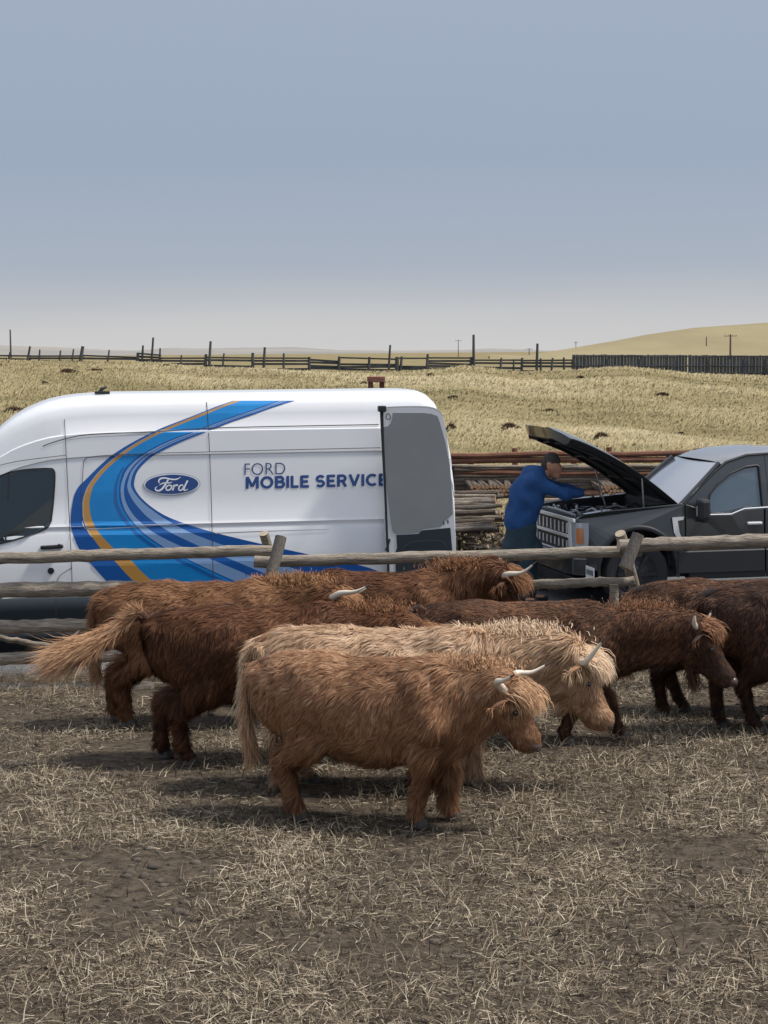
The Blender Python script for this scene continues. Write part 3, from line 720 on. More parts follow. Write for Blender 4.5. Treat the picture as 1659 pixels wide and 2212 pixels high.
# body seams; creases get their shade and highlight from thin painted strips
for pts, w_ in (([(139, 905), (143, 985), (149, 1110), (155, 1240), (157, 1350)], 1.5), ([(446, 868), (450, 924), (455, 1040), (460, 1225), (461, 1340)], 1.5)):
    vline('panel_seam', pts, w_, SEAM, .0065)
vline('gutter_seam', [(92, 964), (110, 957), (140, 948), (180, 940), (240, 936), (333, 932), (450, 925), (600, 921), (818, 917)], 2.0, SEAM, .0065)
vline('gutter_lip', [(140, 951), (200, 944), (333, 938)], 1.0, SEAML, .0065)
vline('panel_seam', [(178, 1125), (177, 1060), (180, 1005), (184, 992), (196, 987), (240, 983), (333, 979), (450, 976), (600, 972), (822, 967)], 1.3, SEAM, .0065)
vline('painted_crease', [(178, 1125), (181, 1137), (192, 1142), (260, 1140), (333, 1135), (400, 1131)], 1.6, mat('crease_highlight', (.55, .62, .72), .3), .0065)
vline('painted_crease', [(465, 1152), (560, 1148), (712, 1143)], [2.2, 2.2, .8], SEAML, .0065)
vline('door_window_surround', [(-60, 1035), (-20, 1012), (20, 1000), (60, 993), (143, 983)], 1.2, SEAM, .0065)
vline('fuel_flap_seam', [(121, 1275), (122, 1258), (129, 1244), (143, 1234), (156, 1226)], 1.3, SEAM, .0065)
vline('panel_seam', [(121, 1290), (121, 1350)], 1.2, SEAM, .026)
# front door window
def vpoly(name, pts, m, off, parent=None, th=0, smooth=True, mapf=None):
    P = catmull(pts, 4, True) if smooth else pts; mapf = mapf or vS; b = MB()
    a0 = [mapf(x, y, off) for x, y in P]; n = len(a0); V = list(a0); F = [tuple(range(n))]
    if th:
        V += [v+Vector((0, th, 0)) for v in a0]; F += [(i, (i+1) % n, (i+1) % n+n, i+n) for i in range(n)]
    return b.add(V, F).build(name, [m], vr if parent is None else parent)
wf = [(-120, 1150), (-105, 1118), (-60, 1062), (-20, 1037), (20, 1021), (60, 1014), (106, 1012), (116, 1016), (118.5, 1030), (116, 1075), (112, 1112), (109, 1128), (98, 1142), (60, 1157), (20, 1169), (-30, 1180), (-90, 1184)]
gl = vpoly('front_window', wf, GLASSD, .006)
vline('window_rubber', wf+[wf[0]], 3.2, BLACKP, .009, gl)
vline('window_divider', [(19, 1022), (17, 1090), (12, 1172)], 3.5, BLACKP, .009, gl)
# handle, lock, fuel cap
vb = lambda px, py, w_, h_, d_, name, m, rot=0, parent=None: MB().box(vS(px, py, d_/2), (w_, d_, h_), 0, Matrix.Rotation(rot, 3, 'Y')).build(name, [m], parent or vr, bevel=min(w_, h_, d_)*.3)
hd = vb(112, 1181, .235, .038, .05, 'door_handle', BLACKP, R(-2)); vb(128, 1179, .03, .045, .055, 'lock_barrel', BLACKP, 0, hd)
c = vS(110, 1233); MB().lathe([(.035, .0), (.033, -.012), (.012, -.013), (.01, -.004)], lambda a, b_, t_, c=c: (c.x+a, c.y+t_, c.z+b_), 20).build('fuel_cap', [BLACKP], vr)
# wing mirror, headlamp, windscreen, bumper: the nose beyond the frame
for far in (0, 1):
    s_ = (lambda y: 2.04-y) if far else (lambda y: y)
    m = MB().box((-1.02, s_(-.14), 1.62), (.16, .2, .36)); m.box((-1.0, s_(.0), 1.50), (.08, .2, .06)); m.build('wing_mirror', [BLACKP], vr, bevel=.03)
    MB().add([(-2.05, s_(vside(-2.05, .95)-.006), .86), (-2.30, s_(vside(-2.30, .95)-.006), .80), (-2.27, s_(vside(-2.27, .95)-.006), .97), (-1.92, s_(vside(-1.92, 1.1)-.006), 1.12)], [(0, 1, 2, 3)]).build('headlight', [LENS], vr)
def vfront(name, x0, x1, y0, y1, m, off=.012):
    V = []; nx, ny = 14, 14
    for i in range(nx+1):
        x = x0+(x1-x0)*i/nx
        for j in range(ny+1):
            y = y0+(y1-y0)*j/ny; sc = vsec(x); h = [q for q in sc if q[1] <= 1.021]
            z = float(np.interp(min(y, 2.04-y), [q[1] for q in h[-6:]], [q[2] for q in h[-6:]])); V.append((x-off, y, z+off))
    raw(name, V, [(i*(ny+1)+j, i*(ny+1)+j+1, (i+1)*(ny+1)+j+1, (i+1)*(ny+1)+j) for i in range(nx) for j in range(ny)], [m], vr, True)
vfront('windscreen', -1.70, -.92, .30, 1.74, GLASSD)
MB().box((-2.33, 1.02, .50), (.18, 1.5, .22)).build('front_bumper', [BLACKP], vr, bevel=.04)
MB().box((-2.385, 1.02, .80), (.04, 1.0, .16)).build('grille', [BLACKP], vr, bevel=.01)
# roof aerial
a = vS(222, 861); ab = Vector((a.x, .45, 2.77))
m = MB(); m.box(ab+Vector((0, 0, .012)), (.16, .07, .03)); m.tube([ab+Vector((-.03, 0, .01)), ab+Vector((.0, 0, .055)), ab+Vector((.05, 0, .07))], [.025, .018, .008], 8); m.build('roof_aerial', [BLACKP], vr, bevel=.006)
# lettering
def text(name, s_, x0, x1, y0, y1, ybot0, m, bold, italic=0):
    cu = bpy.data.curves.new(name, 'FONT'); cu.body = s_; cu.size = 1; cu.offset = bold; cu.resolution_u = 6
    cu.space_character = 1.0+max(0, bold)*3.2
    to = bpy.data.objects.new('t', cu); col.objects.link(to); dg = bpy.context.evaluated_depsgraph_get()
    me = bpy.data.meshes.new_from_object(to.evaluated_get(dg)); bpy.data.objects.remove(to)
    V = np.array([v.co[:] for v in me.vertices]); F = [tuple(p.vertices) for p in me.polygons]
    a, b_ = V.min(0), V.max(0); U = (V[:, 0]-a[0])/(b_[0]-a[0]); W = (V[:, 1]-a[1])/(b_[1]-a[1])
    out = [vS(x0+(x1-x0)*u, (ybot0+(y0-y0))-(y1)*w_+(-.0235*(x1-x0))*u, .0055) for u, w_ in zip(U, W)]
    return raw(name, out, F, [m], vr)
text('lettering', 'FORD', 528, 616, 0, 25.5, 1026.5, TXT_D, -.012)
def arcp(cx, cy, rx, ry, a0, a1, n=12): return [(cx+rx*math.cos(R(a0+(a1-a0)*k_/n)), cy+ry*math.sin(R(a0+(a1-a0)*k_/n))) for k_ in range(n+1)]
GLY = {  # strokes in a box 0..1 high, stroke weight about .2; width of the letter
 'M': (.98, [[(.1, 0), (.1, 1)], [(.88, 0), (.88, 1)], [(.12, .97), (.49, .18)], [(.86, .97), (.49, .18)]]),
 'O': (.98, [arcp(.49, .5, .39, .41, 0, 360, 28)]),
 'B': (.74, [[(.1, 0), (.1, 1)], [(.1, .91), (.42, .91)]+arcp(.42, .72, .18, .19, 90, -90)+[(.1, .53)], [(.1, .53), (.46, .53)]+arcp(.46, .31, .20, .22, 90, -90)+[(.1, .09)]]),
 'I': (.2, [[(.1, 0), (.1, 1)]]),
 'L': (.6, [[(.1, 1), (.1, .0)], [(.1, .09), (.6, .09)]]),
 'E': (.66, [[(.1, 1), (.1, 0)], [(.1, .91), (.64, .91)], [(.1, .5), (.58, .5)], [(.1, .09), (.66, .09)]]),
 'S': (.72, [arcp(.37, .70, .25, .215, 25, 270)[:-1]+arcp(.36, .30, .26, .215, 90, -155)]),
 'R': (.76, [[(.1, 0), (.1, 1)], [(.1, .91), (.42, .91)]+arcp(.42, .69, .20, .22, 90, -90)+[(.1, .47)], [(.42, .47), (.66, .0)]]),
 'V': (.84, [[(.08, 1), (.42, .05)], [(.76, 1), (.42, .05)]]),
 'C': (.86, [arcp(.49, .5, .39, .41, 48, 312, 22)]), ' ': (.24, [])}
def bold_text(word, x0, x1, ybase, hpx):
    full = word
    tot = sum(GLY[c_][0]+.13 for c_ in word)-.13; k0 = (x1-x0)/tot; x = 0; V = []; F = []; cnt = 0
    for c_ in word:
        if c_ == ' ': raw('lettering', V, F, [TXT_B], vr); V = []; F = []
        for st in GLY[c_][1]:
            cnt += 1; n = len(st); b0 = len(V)
            closed = n > 20 and c_ == 'O'
            for i in range(n):
                a = Vector(st[(i-1) % (n-1)] if closed else st[max(i-1, 0)]); b_ = Vector(st[(i+1) % (n-1)] if closed else st[min(i+1, n-1)]); t_ = (b_-a).normalized(); nn = Vector((-t_.y, t_.x))*.112
                for sg in (1, -1):
                    u = st[i][0]+nn.x*sg; w_ = st[i][1]+nn.y*sg; px = x0+(x+u)*k0
                    V.append(vS(px, ybase-w_*hpx-.0235*(px-x0), .003+.0003*(cnt % 5)))
            F += [(b0+2*i, b0+2*i+1, b0+2*i+3, b0+2*i+2) for i in range(n-1)]
        x += GLY[c_][0]+.13
    raw('lettering', V, F, [TXT_B], vr)
bold_text('MOBILE SERVICE', 531, 837, 1056, 26)
# oval badge with the script word
def ell(cx, cy, a, b_, n=56): return [(cx+a*math.cos(2*math.pi*k_/n), cy+b_*math.sin(2*math.pi*k_/n)-.0235*a*math.cos(2*math.pi*k_/n)) for k_ in range(n)]
bd = vpoly('oval_badge', ell(371, 1046, 62, 24.5), mat('badge_rim', (.35, .40, .48), .3), .0055, smooth=False)
vpoly('oval_ring', ell(371, 1046, 60, 22.8), TXT_W, .0075, bd, smooth=False)
vpoly('oval_field', ell(371, 1046, 57.5, 20.8), TXT_B, .0095, bd, smooth=False)
def sc(*p): return [(270+x*.358, 810+y*.358) for x, y in p]
for pts, w_ in (
    (sc((207, 652), (203, 640), (213, 626), (236, 621), (262, 625), (290, 630), (315, 627), (336, 615)), [1.5, 3, 3.6, 3.4, 3, 3.2, 2.6, .8]),
    (sc((262, 629), (250, 648), (238, 668), (222, 688), (203, 698), (186, 694), (184, 681), (194, 672)), [3.2, 3.8, 4, 4, 3.6, 3, 2.2, 1]),
    (sc((207, 664), (222, 655), (243, 650), (266, 651), (284, 645)), [1, 2.4, 2.6, 2.4, 1]),
    (sc((268, 664), (254, 670), (247, 683), (253, 694), (267, 693), (278, 682), (279, 669), (269, 663)), 2.8),
    (sc((280, 672), (292, 667), (298, 664), (292, 680), (286, 697)), [1.2, 1.6, 3, 3.4, 3.2]),
    (sc((293, 680), (302, 668), (313, 663), (319, 669)), [1.8, 2.6, 3.2, 2.4]),
    (sc((350, 664), (336, 665), (326, 677), (325, 691), (335, 696), (348, 686), (356, 668)), 2.8),
    (sc((378, 636), (368, 655), (358, 678), (355, 692), (364, 696), (380, 688)), [3.4, 3.4, 3.4, 3, 2.4, .8])):
    vline('badge_script', pts, w_, TXT_W, .0115, bd)

# rear door folded right round: a thick panel standing just off the side
def vD(px, py, off=0):
    ro = VI @ Vector((0, 0, H)); rd = VI.to_3x3() @ ray(px, py); y = -.10-off
    q = ro+rd*((y-ro.y)/rd.y); return q
do = catmull([(826, 879), (870, 877), (915, 877), (936, 880), (949, 888), (957, 903), (964, 935), (970, 985), (975, 1040), (980, 1100), (984, 1180), (986, 1260), (986, 1345)], 4)+catmull([(840, 1350), (838, 1280), (835, 1195), (831, 1100), (828, 1000), (824, 900)], 4)
rd_ = vpoly('rear_door', do, mat('door_frame_white', (.62, .64, .67), .35, coat=.4), 0, th=.06, smooth=False, mapf=vD)
gp = [(848, 892), (880, 892), (914, 892), (932, 894), (945, 899), (950, 912), (955, 930), (962, 955), (967, 980), (972, 1010), (974, 1035), (977, 1080), (978, 1111), (968, 1119), (958, 1128), (953, 1137), (912, 1143), (904, 1150), (856, 1154), (848, 1147), (845, 1130), (838, 1070), (832, 1015), (828, 960), (827, 923), (838, 921), (845, 914), (847, 905)]
vpoly('grey_panel', gp, GREYP, .006, rd_, smooth=False, mapf=vD)
vpoly('storage_pocket', [(856, 1156), (904, 1153), (911, 1146), (973, 1140), (977, 1190), (980, 1240), (981, 1325), (858, 1332), (855, 1240), (854, 1195), (858, 1183)], NAVYP, .006, rd_, smooth=False, mapf=vD)
vline('pocket_fold', [(866, 1192), (876, 1178), (895, 1170), (930, 1167), (955, 1170), (966, 1182)], [1, 3, 3.5, 3.5, 3, 1.5], mat('pocket_fold_lip', (.03, .045, .055), .4), .014, rd_, mapf=vD)  # fold lip drawn slightly paler than the pocket
vline('door_seal', [(824, 880), (827, 960), (832, 1060), (836, 1160), (838, 1200), (840, 1345)], [8, 6, 5, 5, 6, 6], BLACKP, .012, rd_, mapf=vD)
lt = MB().box(vD(825, 883, .02), (.085, .09, .065)); lt.build('door_latch', [BLACKP], rd_, bevel=.012)
vline('inner_seam', [(838, 880), (900, 879), (940, 884), (958, 900)], 1.2, SEAML, .004, rd_, mapf=vD)
vline('door_catch', [(838, 893), (834, 899), (836, 905), (842, 905), (843, 898), (839, 893)], 1.6, BLACKP, .008, rd_, mapf=vD)
vline('door_handle', [(842, 1164), (838, 1178), (833, 1189)], 4.2, BLACKP, .014, rd_, mapf=vD)
for q in ((958, 1130), (967, 1127)): vline('hinge_bracket', [(q[0], q[1]-4), (q[0]+1, q[1]+4)], 3, SEAM, .01, rd_, mapf=vD)
for z_ in (.8, 1.45, 2.0): MB().box((4.06, -.01, z_), (.05, .10, .10)).build('door_hinge', [WHITE], vr, bevel=.01)
# the other rear door stays shut; tail lamp
MB().box((4.15, 1.50, 1.20), (.04, .92, 1.50)).build('closed_rear_door', [WHITE], vr, bevel=.015)
MB().box((4.152, .56, 1.20), (.01, .90, 1.5)).build('load_bay_dark_panel', [mat('load_bay_darkness', (.01, .01, .012), .9)], vr)  # flat panel over the closed end, unlit interior put into its black colour
MB().box((4.15, 1.94, 1.35), (.05, .06, .5)).build('tail_light', [mat('red_lens', (.25, .01, .01), .2)], vr)
MB().box((4.14, 1.06, .42), (.14, 1.8, .14)).build('rear_bumper', [BLACKP], vr, bevel=.03)

# ------------------------------------------------------------------ dark pickup truck with its bonnet up
TRZ = R(12)
tr = thing('pickup_truck', 'charcoal crew cab pickup with its bonnet raised and engine bay open', 'pickup truck')
tp = atY(1216, 1106, 22.7); tr.location = (tp.x, 22.7, 0); tr.rotation_euler = (0, 0, TRZ)
TM = Matrix.Translation(tr.location) @ Matrix.Rotation(TRZ, 4, 'Z'); TI = TM.inverted()
def tS(px, py, off=0, y=0.0):
    ro = TI @ Vector((0, 0, H)); rd = TI.to_3x3() @ ray(px, py); q = ro+rd*((y-off-ro.y)/rd.y); return q
def tX(px, py, x=0.0):
    ro = TI @ Vector((0, 0, H)); rd = TI.to_3x3() @ ray(px, py); return ro+rd*((x-ro.x)/rd.x)
W = 2.03; WX, WX2, WR = .98, 4.66, .40
def arch(cx, r, z0, a0=0, a1=180, n=16): return [(cx+r*math.cos(R(a1+(a0-a1)*k_/n)), z0+r*math.sin(R(a1+(a0-a1)*k_/n))) for k_ in range(n+1)]
def side_shell(name, poly, y0, y1, m, parent=tr, taper=None, bev=.02):
    b = MB().prism(poly, lambda p, d: (p[0], d+(taper(p) if taper and d in (y0,) else 0)-(taper(p) if taper and d == y1 else 0), p[1]), y0, y1); return b.build(name, [m], parent, bevel=bev)
def inset(p):
    z = p[1]; return .035*max(0, (z-.85))/.4+.05*max(0, .6-z)+(max(0, .35-p[0])**2)*1.6
for far in (0, 1):
    ys_ = (0, .20) if not far else (W-.20, W)
    fen = [(.03, .62)]+[(.02, .95), (.06, 1.10), (.20, 1.165), (.6, 1.205), (1.1, 1.235), (1.55, 1.27), (1.60, 1.25), (1.60, .42), (WX+.50, .42)]+arch(WX, .50, .46)[::-1]+[(WX-.50, .45), (.10, .50)]
    V = MB(); n = len(fen)
    ya, yb = ys_
    f0 = [(x, (ya+inset((x, z))) if not far else ya, z) for x, z in fen]; f1 = [(x, yb if not far else (yb-inset((x, z))), z) for x, z in fen]
    V.add(f0+f1, [tuple(range(n)), tuple(range(2*n-1, n-1, -1))]+[(i, (i+1) % n, (i+1) % n+n, i+n) for i in range(n)])
    V.build('front_fender', [CHAR], tr, bevel=.015)
    # doors + bed side
    for nm, pl in (('front_door', [(1.61, .40), (1.61, 1.26), (1.80, 1.20), (1.93, 1.12), (2.22, 1.115), (2.36, 1.17), (2.66, 1.19), (2.66, .40)]), ('rear_door', [(2.672, .40), (2.672, 1.19), (3.60, 1.20), (3.60, .40)]),
                   ('bed_side', [(3.63, .42), (3.63, 1.24), (5.86, 1.26), (5.88, .55), (WX2+.50, .46)]+arch(WX2, .50, .46)[::-1]+[(WX2-.50, .42)])):
        n = len(pl); ya, yb = (0, .14) if not far else (W-.14, W)
        P0 = [(x, ya+(.0 if far else inset((x, z))), z) for x, z in pl]; P1 = [(x, yb-(inset((x, z)) if far else 0), z) for x, z in pl]
        MB().add(P0+P1, [tuple(range(n)), tuple(range(2*n-1, n-1, -1))]+[(i, (i+1) % n, (i+1) % n+n, i+n) for i in range(n)]).build(nm, [CHAR], tr, bevel=.012)
    sgn = 1 if not far else -1; yo = 0 if not far else W
    for cx in (WX, WX2):
        fy = lambda t_, yo=yo, sgn=sgn: yo+sgn*t_
        wh = MB().lathe([(.26, .03), (.33, .0), (.40, .015), (.42, .05), (.42, .24), (.38, .27)], lambda a, b_, t_, cx=cx, fy=fy: (cx+a, fy(t_+.03), WR+b_), 44).build('wheel', [RUBBER], tr, auto=True)
        m = MB().lathe([(.06, .0), (.10, .02), (.22, .04), (.255, .015), (.265, .06)], lambda a, b_, t_, cx=cx, fy=fy: (cx+a, fy(t_+.03), WR+b_), 36)
        for q in range(6):
            a = q*math.pi/3; m.box((cx+.16*math.cos(a), fy(.045), WR+.16*math.sin(a)), (.20, .03, .05), 0, Matrix.Rotation(-a, 3, 'Y'))
        m.build('rim', [mat('dark_alloy', (.03, .032, .036), .35, metal=.6)], wh)
        V = []; aa = np.linspace(R(-12), R(192), 34)
        for a in aa:
            for r_, t_ in ((.50, -.008), (.545, -.022), (.555, .0)): V.append((cx+r_*math.cos(a), fy(t_+inset((cx, .9))*.3), .46+r_*math.sin(a)))
        raw('arch_lip', V, [(i*3+k_, i*3+k_+1, (i+1)*3+k_+1, (i+1)*3+k_) for i in range(33) for k_ in range(2)], [BLACKP], tr, True)
    MB().box((2.63, yo+sgn*.10, .36), (1.95, .16, .10)).build('running_board', [BLACKP], tr, bevel=.02)
# chassis, firewall, cowl, inner wings
MB().box((3.3, W/2, .42), (4.9, 1.5, .20)).build('chassis', [BLACKP], tr)
MB().box((1.50, W/2, .86), (.12, 1.66, .76)).build('firewall', [ENGINE], tr)
MB().box((1.56, W/2, 1.235), (.20, 1.7, .05)).build('cowl_panel', [BLACKP], tr, bevel=.015)
MB().box((.78, W/2, .55), (1.3, 1.6, .06)).build('engine_tray', [ENGINE], tr)
# engine: block, covers, hoses, caps
em = MB(); rr = random.Random(3)
em.box((.86, 1.0, .82), (.72, .62, .46)); em.box((.88, 1.0, 1.07), (.62, .40, .09)); em.box((.55, .42, .95), (.36, .30, .26)); em.box((1.18, 1.62, .98), (.36, .28, .28)); em.box((1.15, .42, 1.02), (.30, .26, .2)); em.box((.5, 1.62, .95), (.28, .26, .22))
em.box((.20, 1.0, .88), (.07, 1.35, .52)); eng = em.build('engine', [ENGINE], tr, bevel=.02)
for k_ in range(60):
    x, y = rr.uniform(.15, 1.4), rr.uniform(.24, 1.8); z = rr.uniform(1.05, 1.14)
    if rr.random() < .5: MB().box((x, y, z), (rr.uniform(.03, .14), rr.uniform(.03, .14), rr.uniform(.02, .06)), 0, Matrix.Rotation(rr.uniform(0, 3), 3, 'Z')).build('engine_fitting', [rr.choice([ALU, ENGINE, ENGINE, BLACKP])], eng)
    else:
        a = Vector((x, y, z)); b_ = a+Vector((rr.uniform(-.3, .3), rr.uniform(-.35, .35), rr.uniform(-.03, .04))); MB().tube([a, (a+b_)/2+Vector((0, 0, .05)), b_], rr.uniform(.008, .022), 7).build('hose', [rr.choice([ALU, BLACKP, BLACKP])], eng, auto=True)
for (x, y) in ((1.2, .36), (.30, .5), (1.25, 1.66), (.42, 1.6)): MB().lathe([(.035, 0), (.035, .03), (.02, .035)], lambda a, b_, t_, x=x, y=y: (x+a, y+b_, 1.12+t_), 14).build('filler_cap', [rr.choice([ALU, AMBER])], eng)
MB().box((.16, W/2, 1.10), (.16, 1.55, .03)).build('radiator_cover', [ENGINE], tr, bevel=.01)
MB().tube([(.10, .3, 1.135), (.10, 1.1, 1.15), (.12, 1.72, 1.135)], .018, 8).build('front_crossmember', [ALU], tr)
# grille, lamps, bumper
gr = MB().box((.03, W/2, .86), (.06, 1.36, .44)).build('grille', [BLACKP], tr, bevel=.01)
g2_ = MB()
for z_, h_, y0, y1 in ((1.085, .045, .10, 1.93), (.87, .04, .34, 1.69), (.665, .022, .38, 1.65)): g2_.box((-.022, (y0+y1)/2, z_), (.05, y1-y0, h_))
for k_ in range(8): g2_.box((-.006, .43+k_*.167, .965), (.03, .034, .13)); g2_.box((-.006, .43+k_*.167, .76), (.03, .030, .10))
g2_.build('grille_bars', [CHROME], gr, bevel=.006)
for s_ in (0, 1):
    fy = (lambda y: y) if not s_ else (lambda y: W-y)
    m = MB()
    m.add([(-.035, fy(.36), 1.10), (-.035, fy(.27), 1.10), (-.01, fy(.23), .66), (-.03, fy(.32), .64)]+[(.06, fy(.36), 1.10), (.06, fy(.27), 1.10), (.06, fy(.23), .66), (.06, fy(.32), .64)], [(0, 1, 2, 3), (4, 5, 6, 7), (0, 1, 5, 4), (1, 2, 6, 5), (2, 3, 7, 6), (3, 0, 4, 7)])
    m.build('lamp_bracket', [CHROME], tr, bevel=.006)
    hl = [(.0, .26), (.0, .12), (.10, .035), (.26, .005), (.24, .0), (.10, .025)]
    V = []; ring = [(-.012, .25), (.0, .15), (.05, .075), (.13, .035), (.24, .016)]
    for z_ in (1.06, .90, .74):
        for x, y in ring: V.append((x+(1.06-z_)*.03, fy(y+(0 if z_ > .8 else .03)), z_))
    F = [(r_*5+k_, r_*5+k_+1, (r_+1)*5+k_+1, (r_+1)*5+k_) for r_ in (0, 1) for k_ in range(4)]
    h = raw('headlight', V, F, [LENS], tr, True)
    V = [(x-.008, fy(y-.008) if k_ else y, z_) for z_ in (.97, .80) for k_, (x, y) in enumerate([(.03, fy(.11)), (.05, .072), (.13, .030)])]
    V = [(.012, fy(.105), .99), (.045, fy(.062), .99), (.125, fy(.024), .99), (.02, fy(.11), .80), (.055, fy(.07), .80), (.135, fy(.030), .80)]
    raw('amber_reflector', V, [(0, 1, 4, 3), (1, 2, 5, 4)], [AMBER], h, True)
bp = MB().prism([(-.02, .14), (-.10, .30), (-.12, .7), (-.12, 1.33), (-.10, 1.73), (-.02, 1.89), (.22, 2.0), (.22, .03)], lambda p, d: (p[0], p[1], d), .40, .62).build('front_bumper', [CHAR], tr, bevel=.02)
MB().prism([(-.03, .12), (-.125, .32), (-.14, .7), (-.14, 1.33), (-.125, 1.71), (-.03, 1.91), (.0, 1.9), (-.09, 1.7), (-.09, .32), (.0, .12)], lambda p, d: (p[0], p[1], d), .635, .655).build('bumper_strip', [ALU], bp)
MB().box((-.02, W/2, .30), (.12, 1.5, .18)).build('air_dam', [BLACKP], tr, bevel=.02)
pc = tX(1231, 1240, -.15)
pl = MB().box((-.15, pc.y, pc.z), (.012, .31, .155)).build('number_plate', [mat('plate_white', (.55, .58, .62), .4)], tr, bevel=.004)
for k_ in range(6): MB().box((-.158, pc.y-.11+k_*.043, pc.z+.01), (.006, .024, .062)).build('plate_mark', [BLACKP], pl)
# chrome side vent
MB().add([tS(x, y, .012) for x, y in ((1452, 1118), (1478, 1116), (1476, 1123), (1464, 1125), (1468, 1150), (1476, 1172), (1468, 1172), (1456, 1150))]+[tS(x, y, -.03) for x, y in ((1452, 1118), (1478, 1116), (1476, 1123), (1464, 1125), (1468, 1150), (1476, 1172), (1468, 1172), (1456, 1150))],
         [tuple(range(8))]+[(i, (i+1) % 8, (i+1) % 8+8, i+8) for i in range(8)]).build('side_vent_trim', [CHROME], tr)
# cab greenhouse
RZ = 1.90
def cabpt(x, z, far=0):
    t_ = max(0, min(1, (z-1.15)/(RZ-1.15))); y = .05+.20*t_**1.15; return Vector((x, W-y if far else y, z))
def shell(name, outline, hole, m, th=.05, parent=tr):
    for far in (0, 1):
        n = len(outline); a = [cabpt(*p, far) for p in outline]; b_ = [cabpt(*p, far) for p in hole]; d = Vector((0, -th if far else th, 0))
        V = a+b_+[v+d for v in a]+[v+d for v in b_]; F = [(i, (i+1) % n, (i+1) % n+n, i+n) for i in range(n)]+[(i+2*n, (i+1) % n+2*n, (i+1) % n+3*n, i+3*n) for i in range(n)]
        F += [(i, (i+1) % n, (i+1) % n+2*n, i+2*n) for i in range(n)]+[(i+n, (i+1) % n+n, (i+1) % n+3*n, i+3*n) for i in range(n)]
        MB().add(V, F).build(name, [m], parent)
fo = [(1.58, 1.24), (1.80, 1.42), (2.02, 1.61), (2.22, 1.75), (2.50, 1.83), (2.70, 1.85), (2.74, 1.85), (2.74, 1.5), (2.74, 1.16), (2.36, 1.15), (2.2, 1.09), (1.80, 1.09)]
fh = [(1.93, 1.24), (1.96, 1.37), (2.08, 1.50), (2.26, 1.62), (2.48, 1.70), (2.62, 1.715), (2.655, 1.70), (2.655, 1.5), (2.655, 1.20), (2.40, 1.195), (2.22, 1.13), (1.95, 1.13)]
ro_ = [(2.745, 1.85), (3.1, 1.85), (3.4, 1.80), (3.55, 1.72), (3.62, 1.60), (3.66, 1.4), (3.66, 1.16), (3.3, 1.16), (3.0, 1.16), (2.745, 1.16), (2.745, 1.4), (2.745, 1.6)]
rh = [(2.80, 1.71), (3.1, 1.71), (3.3, 1.69), (3.42, 1.63), (3.47, 1.52), (3.50, 1.4), (3.50, 1.21), (3.3, 1.205), (3.0, 1.205), (2.80, 1.205), (2.80, 1.4), (2.80, 1.6)]
shell('door_window_frame', fo, fh, CHAR); shell('rear_window_frame', ro_, rh, CHAR)
SKYGL = mat('side_glass', (.045, .075, .10), .04, spec=1.0, coat=1)
for far in (0, 1):
    for hl in (fh, rh):
        a = [cabpt(x, z, far)+Vector((0, -.02 if far else .02, 0)) for x, z in hl]; gw = raw('side_window', a, [tuple(range(len(a)))], [SKYGL], tr)
    n = len(fh); V = []
    for (x, z) in fh+[fh[0]]:
        for dx in (-.0, 1): V.append(cabpt(x, z, far)+Vector((0, .006 if far else -.006, 0)))
    sil = [(1.94, 1.118), (2.22, 1.118), (2.40, 1.182), (2.66, 1.19), (2.80, 1.195), (3.50, 1.20)]
    MB().tube([cabpt(x, z, far)+Vector((0, .012 if far else -.012, 0)) for x, z in sil], .011, 6).build('sill_trim', [CHROME], tr)
# black gasket round the front side window (near side and far side)
for far in (0, 1):
    MB().tube([cabpt(x, z, far)+Vector((0, .0, 0)) for x, z in fh+[fh[0]]], .014, 6).build('window_seal', [BLACKP], tr)
    pts = [(1.60, 1.25), (1.80, 1.435), (2.02, 1.625), (2.22, 1.765), (2.50, 1.845), (2.9, 1.865), (3.3, 1.845)]
    MB().tube([cabpt(x, z, far) for x, z in pts], .018, 6).build('roof_drip_seal', [BLACKP], tr)
# roof
nx, ny = 26, 18; V = []
for i in range(nx+1):
    x = 2.16+(3.62-2.16)*i/nx
    for j in range(ny+1):
        v = j/ny; y = .235+(W-.47)*v; e = math.sin(math.pi*v)**.35
        zf = np.interp(x, [2.16, 2.3, 2.55, 2.9, 3.3, 3.62], [1.755, 1.815, 1.87, 1.895, 1.88, 1.79]); V.append((x-.10*math.sin(math.pi*v)*(1-i/nx)**2, y, zf-.02+.045*e))
raw('roof', V, [(i*(ny+1)+j, i*(ny+1)+j+1, (i+1)*(ny+1)+j+1, (i+1)*(ny+1)+j) for i in range(nx) for j in range(ny)], [mat('roof_paint', (.22, .225, .23), .35, metal=.3, coat=1)], tr, True)
# windscreen: curved sheet
V = []
for i in range(11):
    u = i/10; x = 1.56+.56*u; z = 1.255+.52*u-.02*u*u
    for j in range(15):
        v = j/14; ins_ = .08+.16*u; V.append((x-.16*math.sin(math.pi*v)*(1-.4*u)+.04, ins_+(W-2*ins_)*v, z+.02*math.sin(math.pi*u)))
ws = raw('windscreen', V, [(i*15+j, i*15+j+1, (i+1)*15+j+1, (i+1)*15+j) for i in range(10) for j in range(14)], [mat('windscreen_glass', (.50, .51, .53), .10, metal=.7, coat=1)], tr, True)
MB().tube([(1.50, .35, 1.29), (1.56, .9, 1.335), (1.52, 1.05, 1.30)], .012, 6).build('wiper', [BLACKP], ws)
for far in (0, 1): MB().tube([cabpt(1.56+.56*u, 1.255+.5*u, far)+Vector((.0, .0, .0)) for u in (0, .5, 1)], .03, 8).build('windscreen_pillar', [CHAR], tr)
MB().box((3.63, W/2, 1.5), (.05, 1.5, .60)).build('cab_rear_wall', [CHAR], tr, bevel=.03)
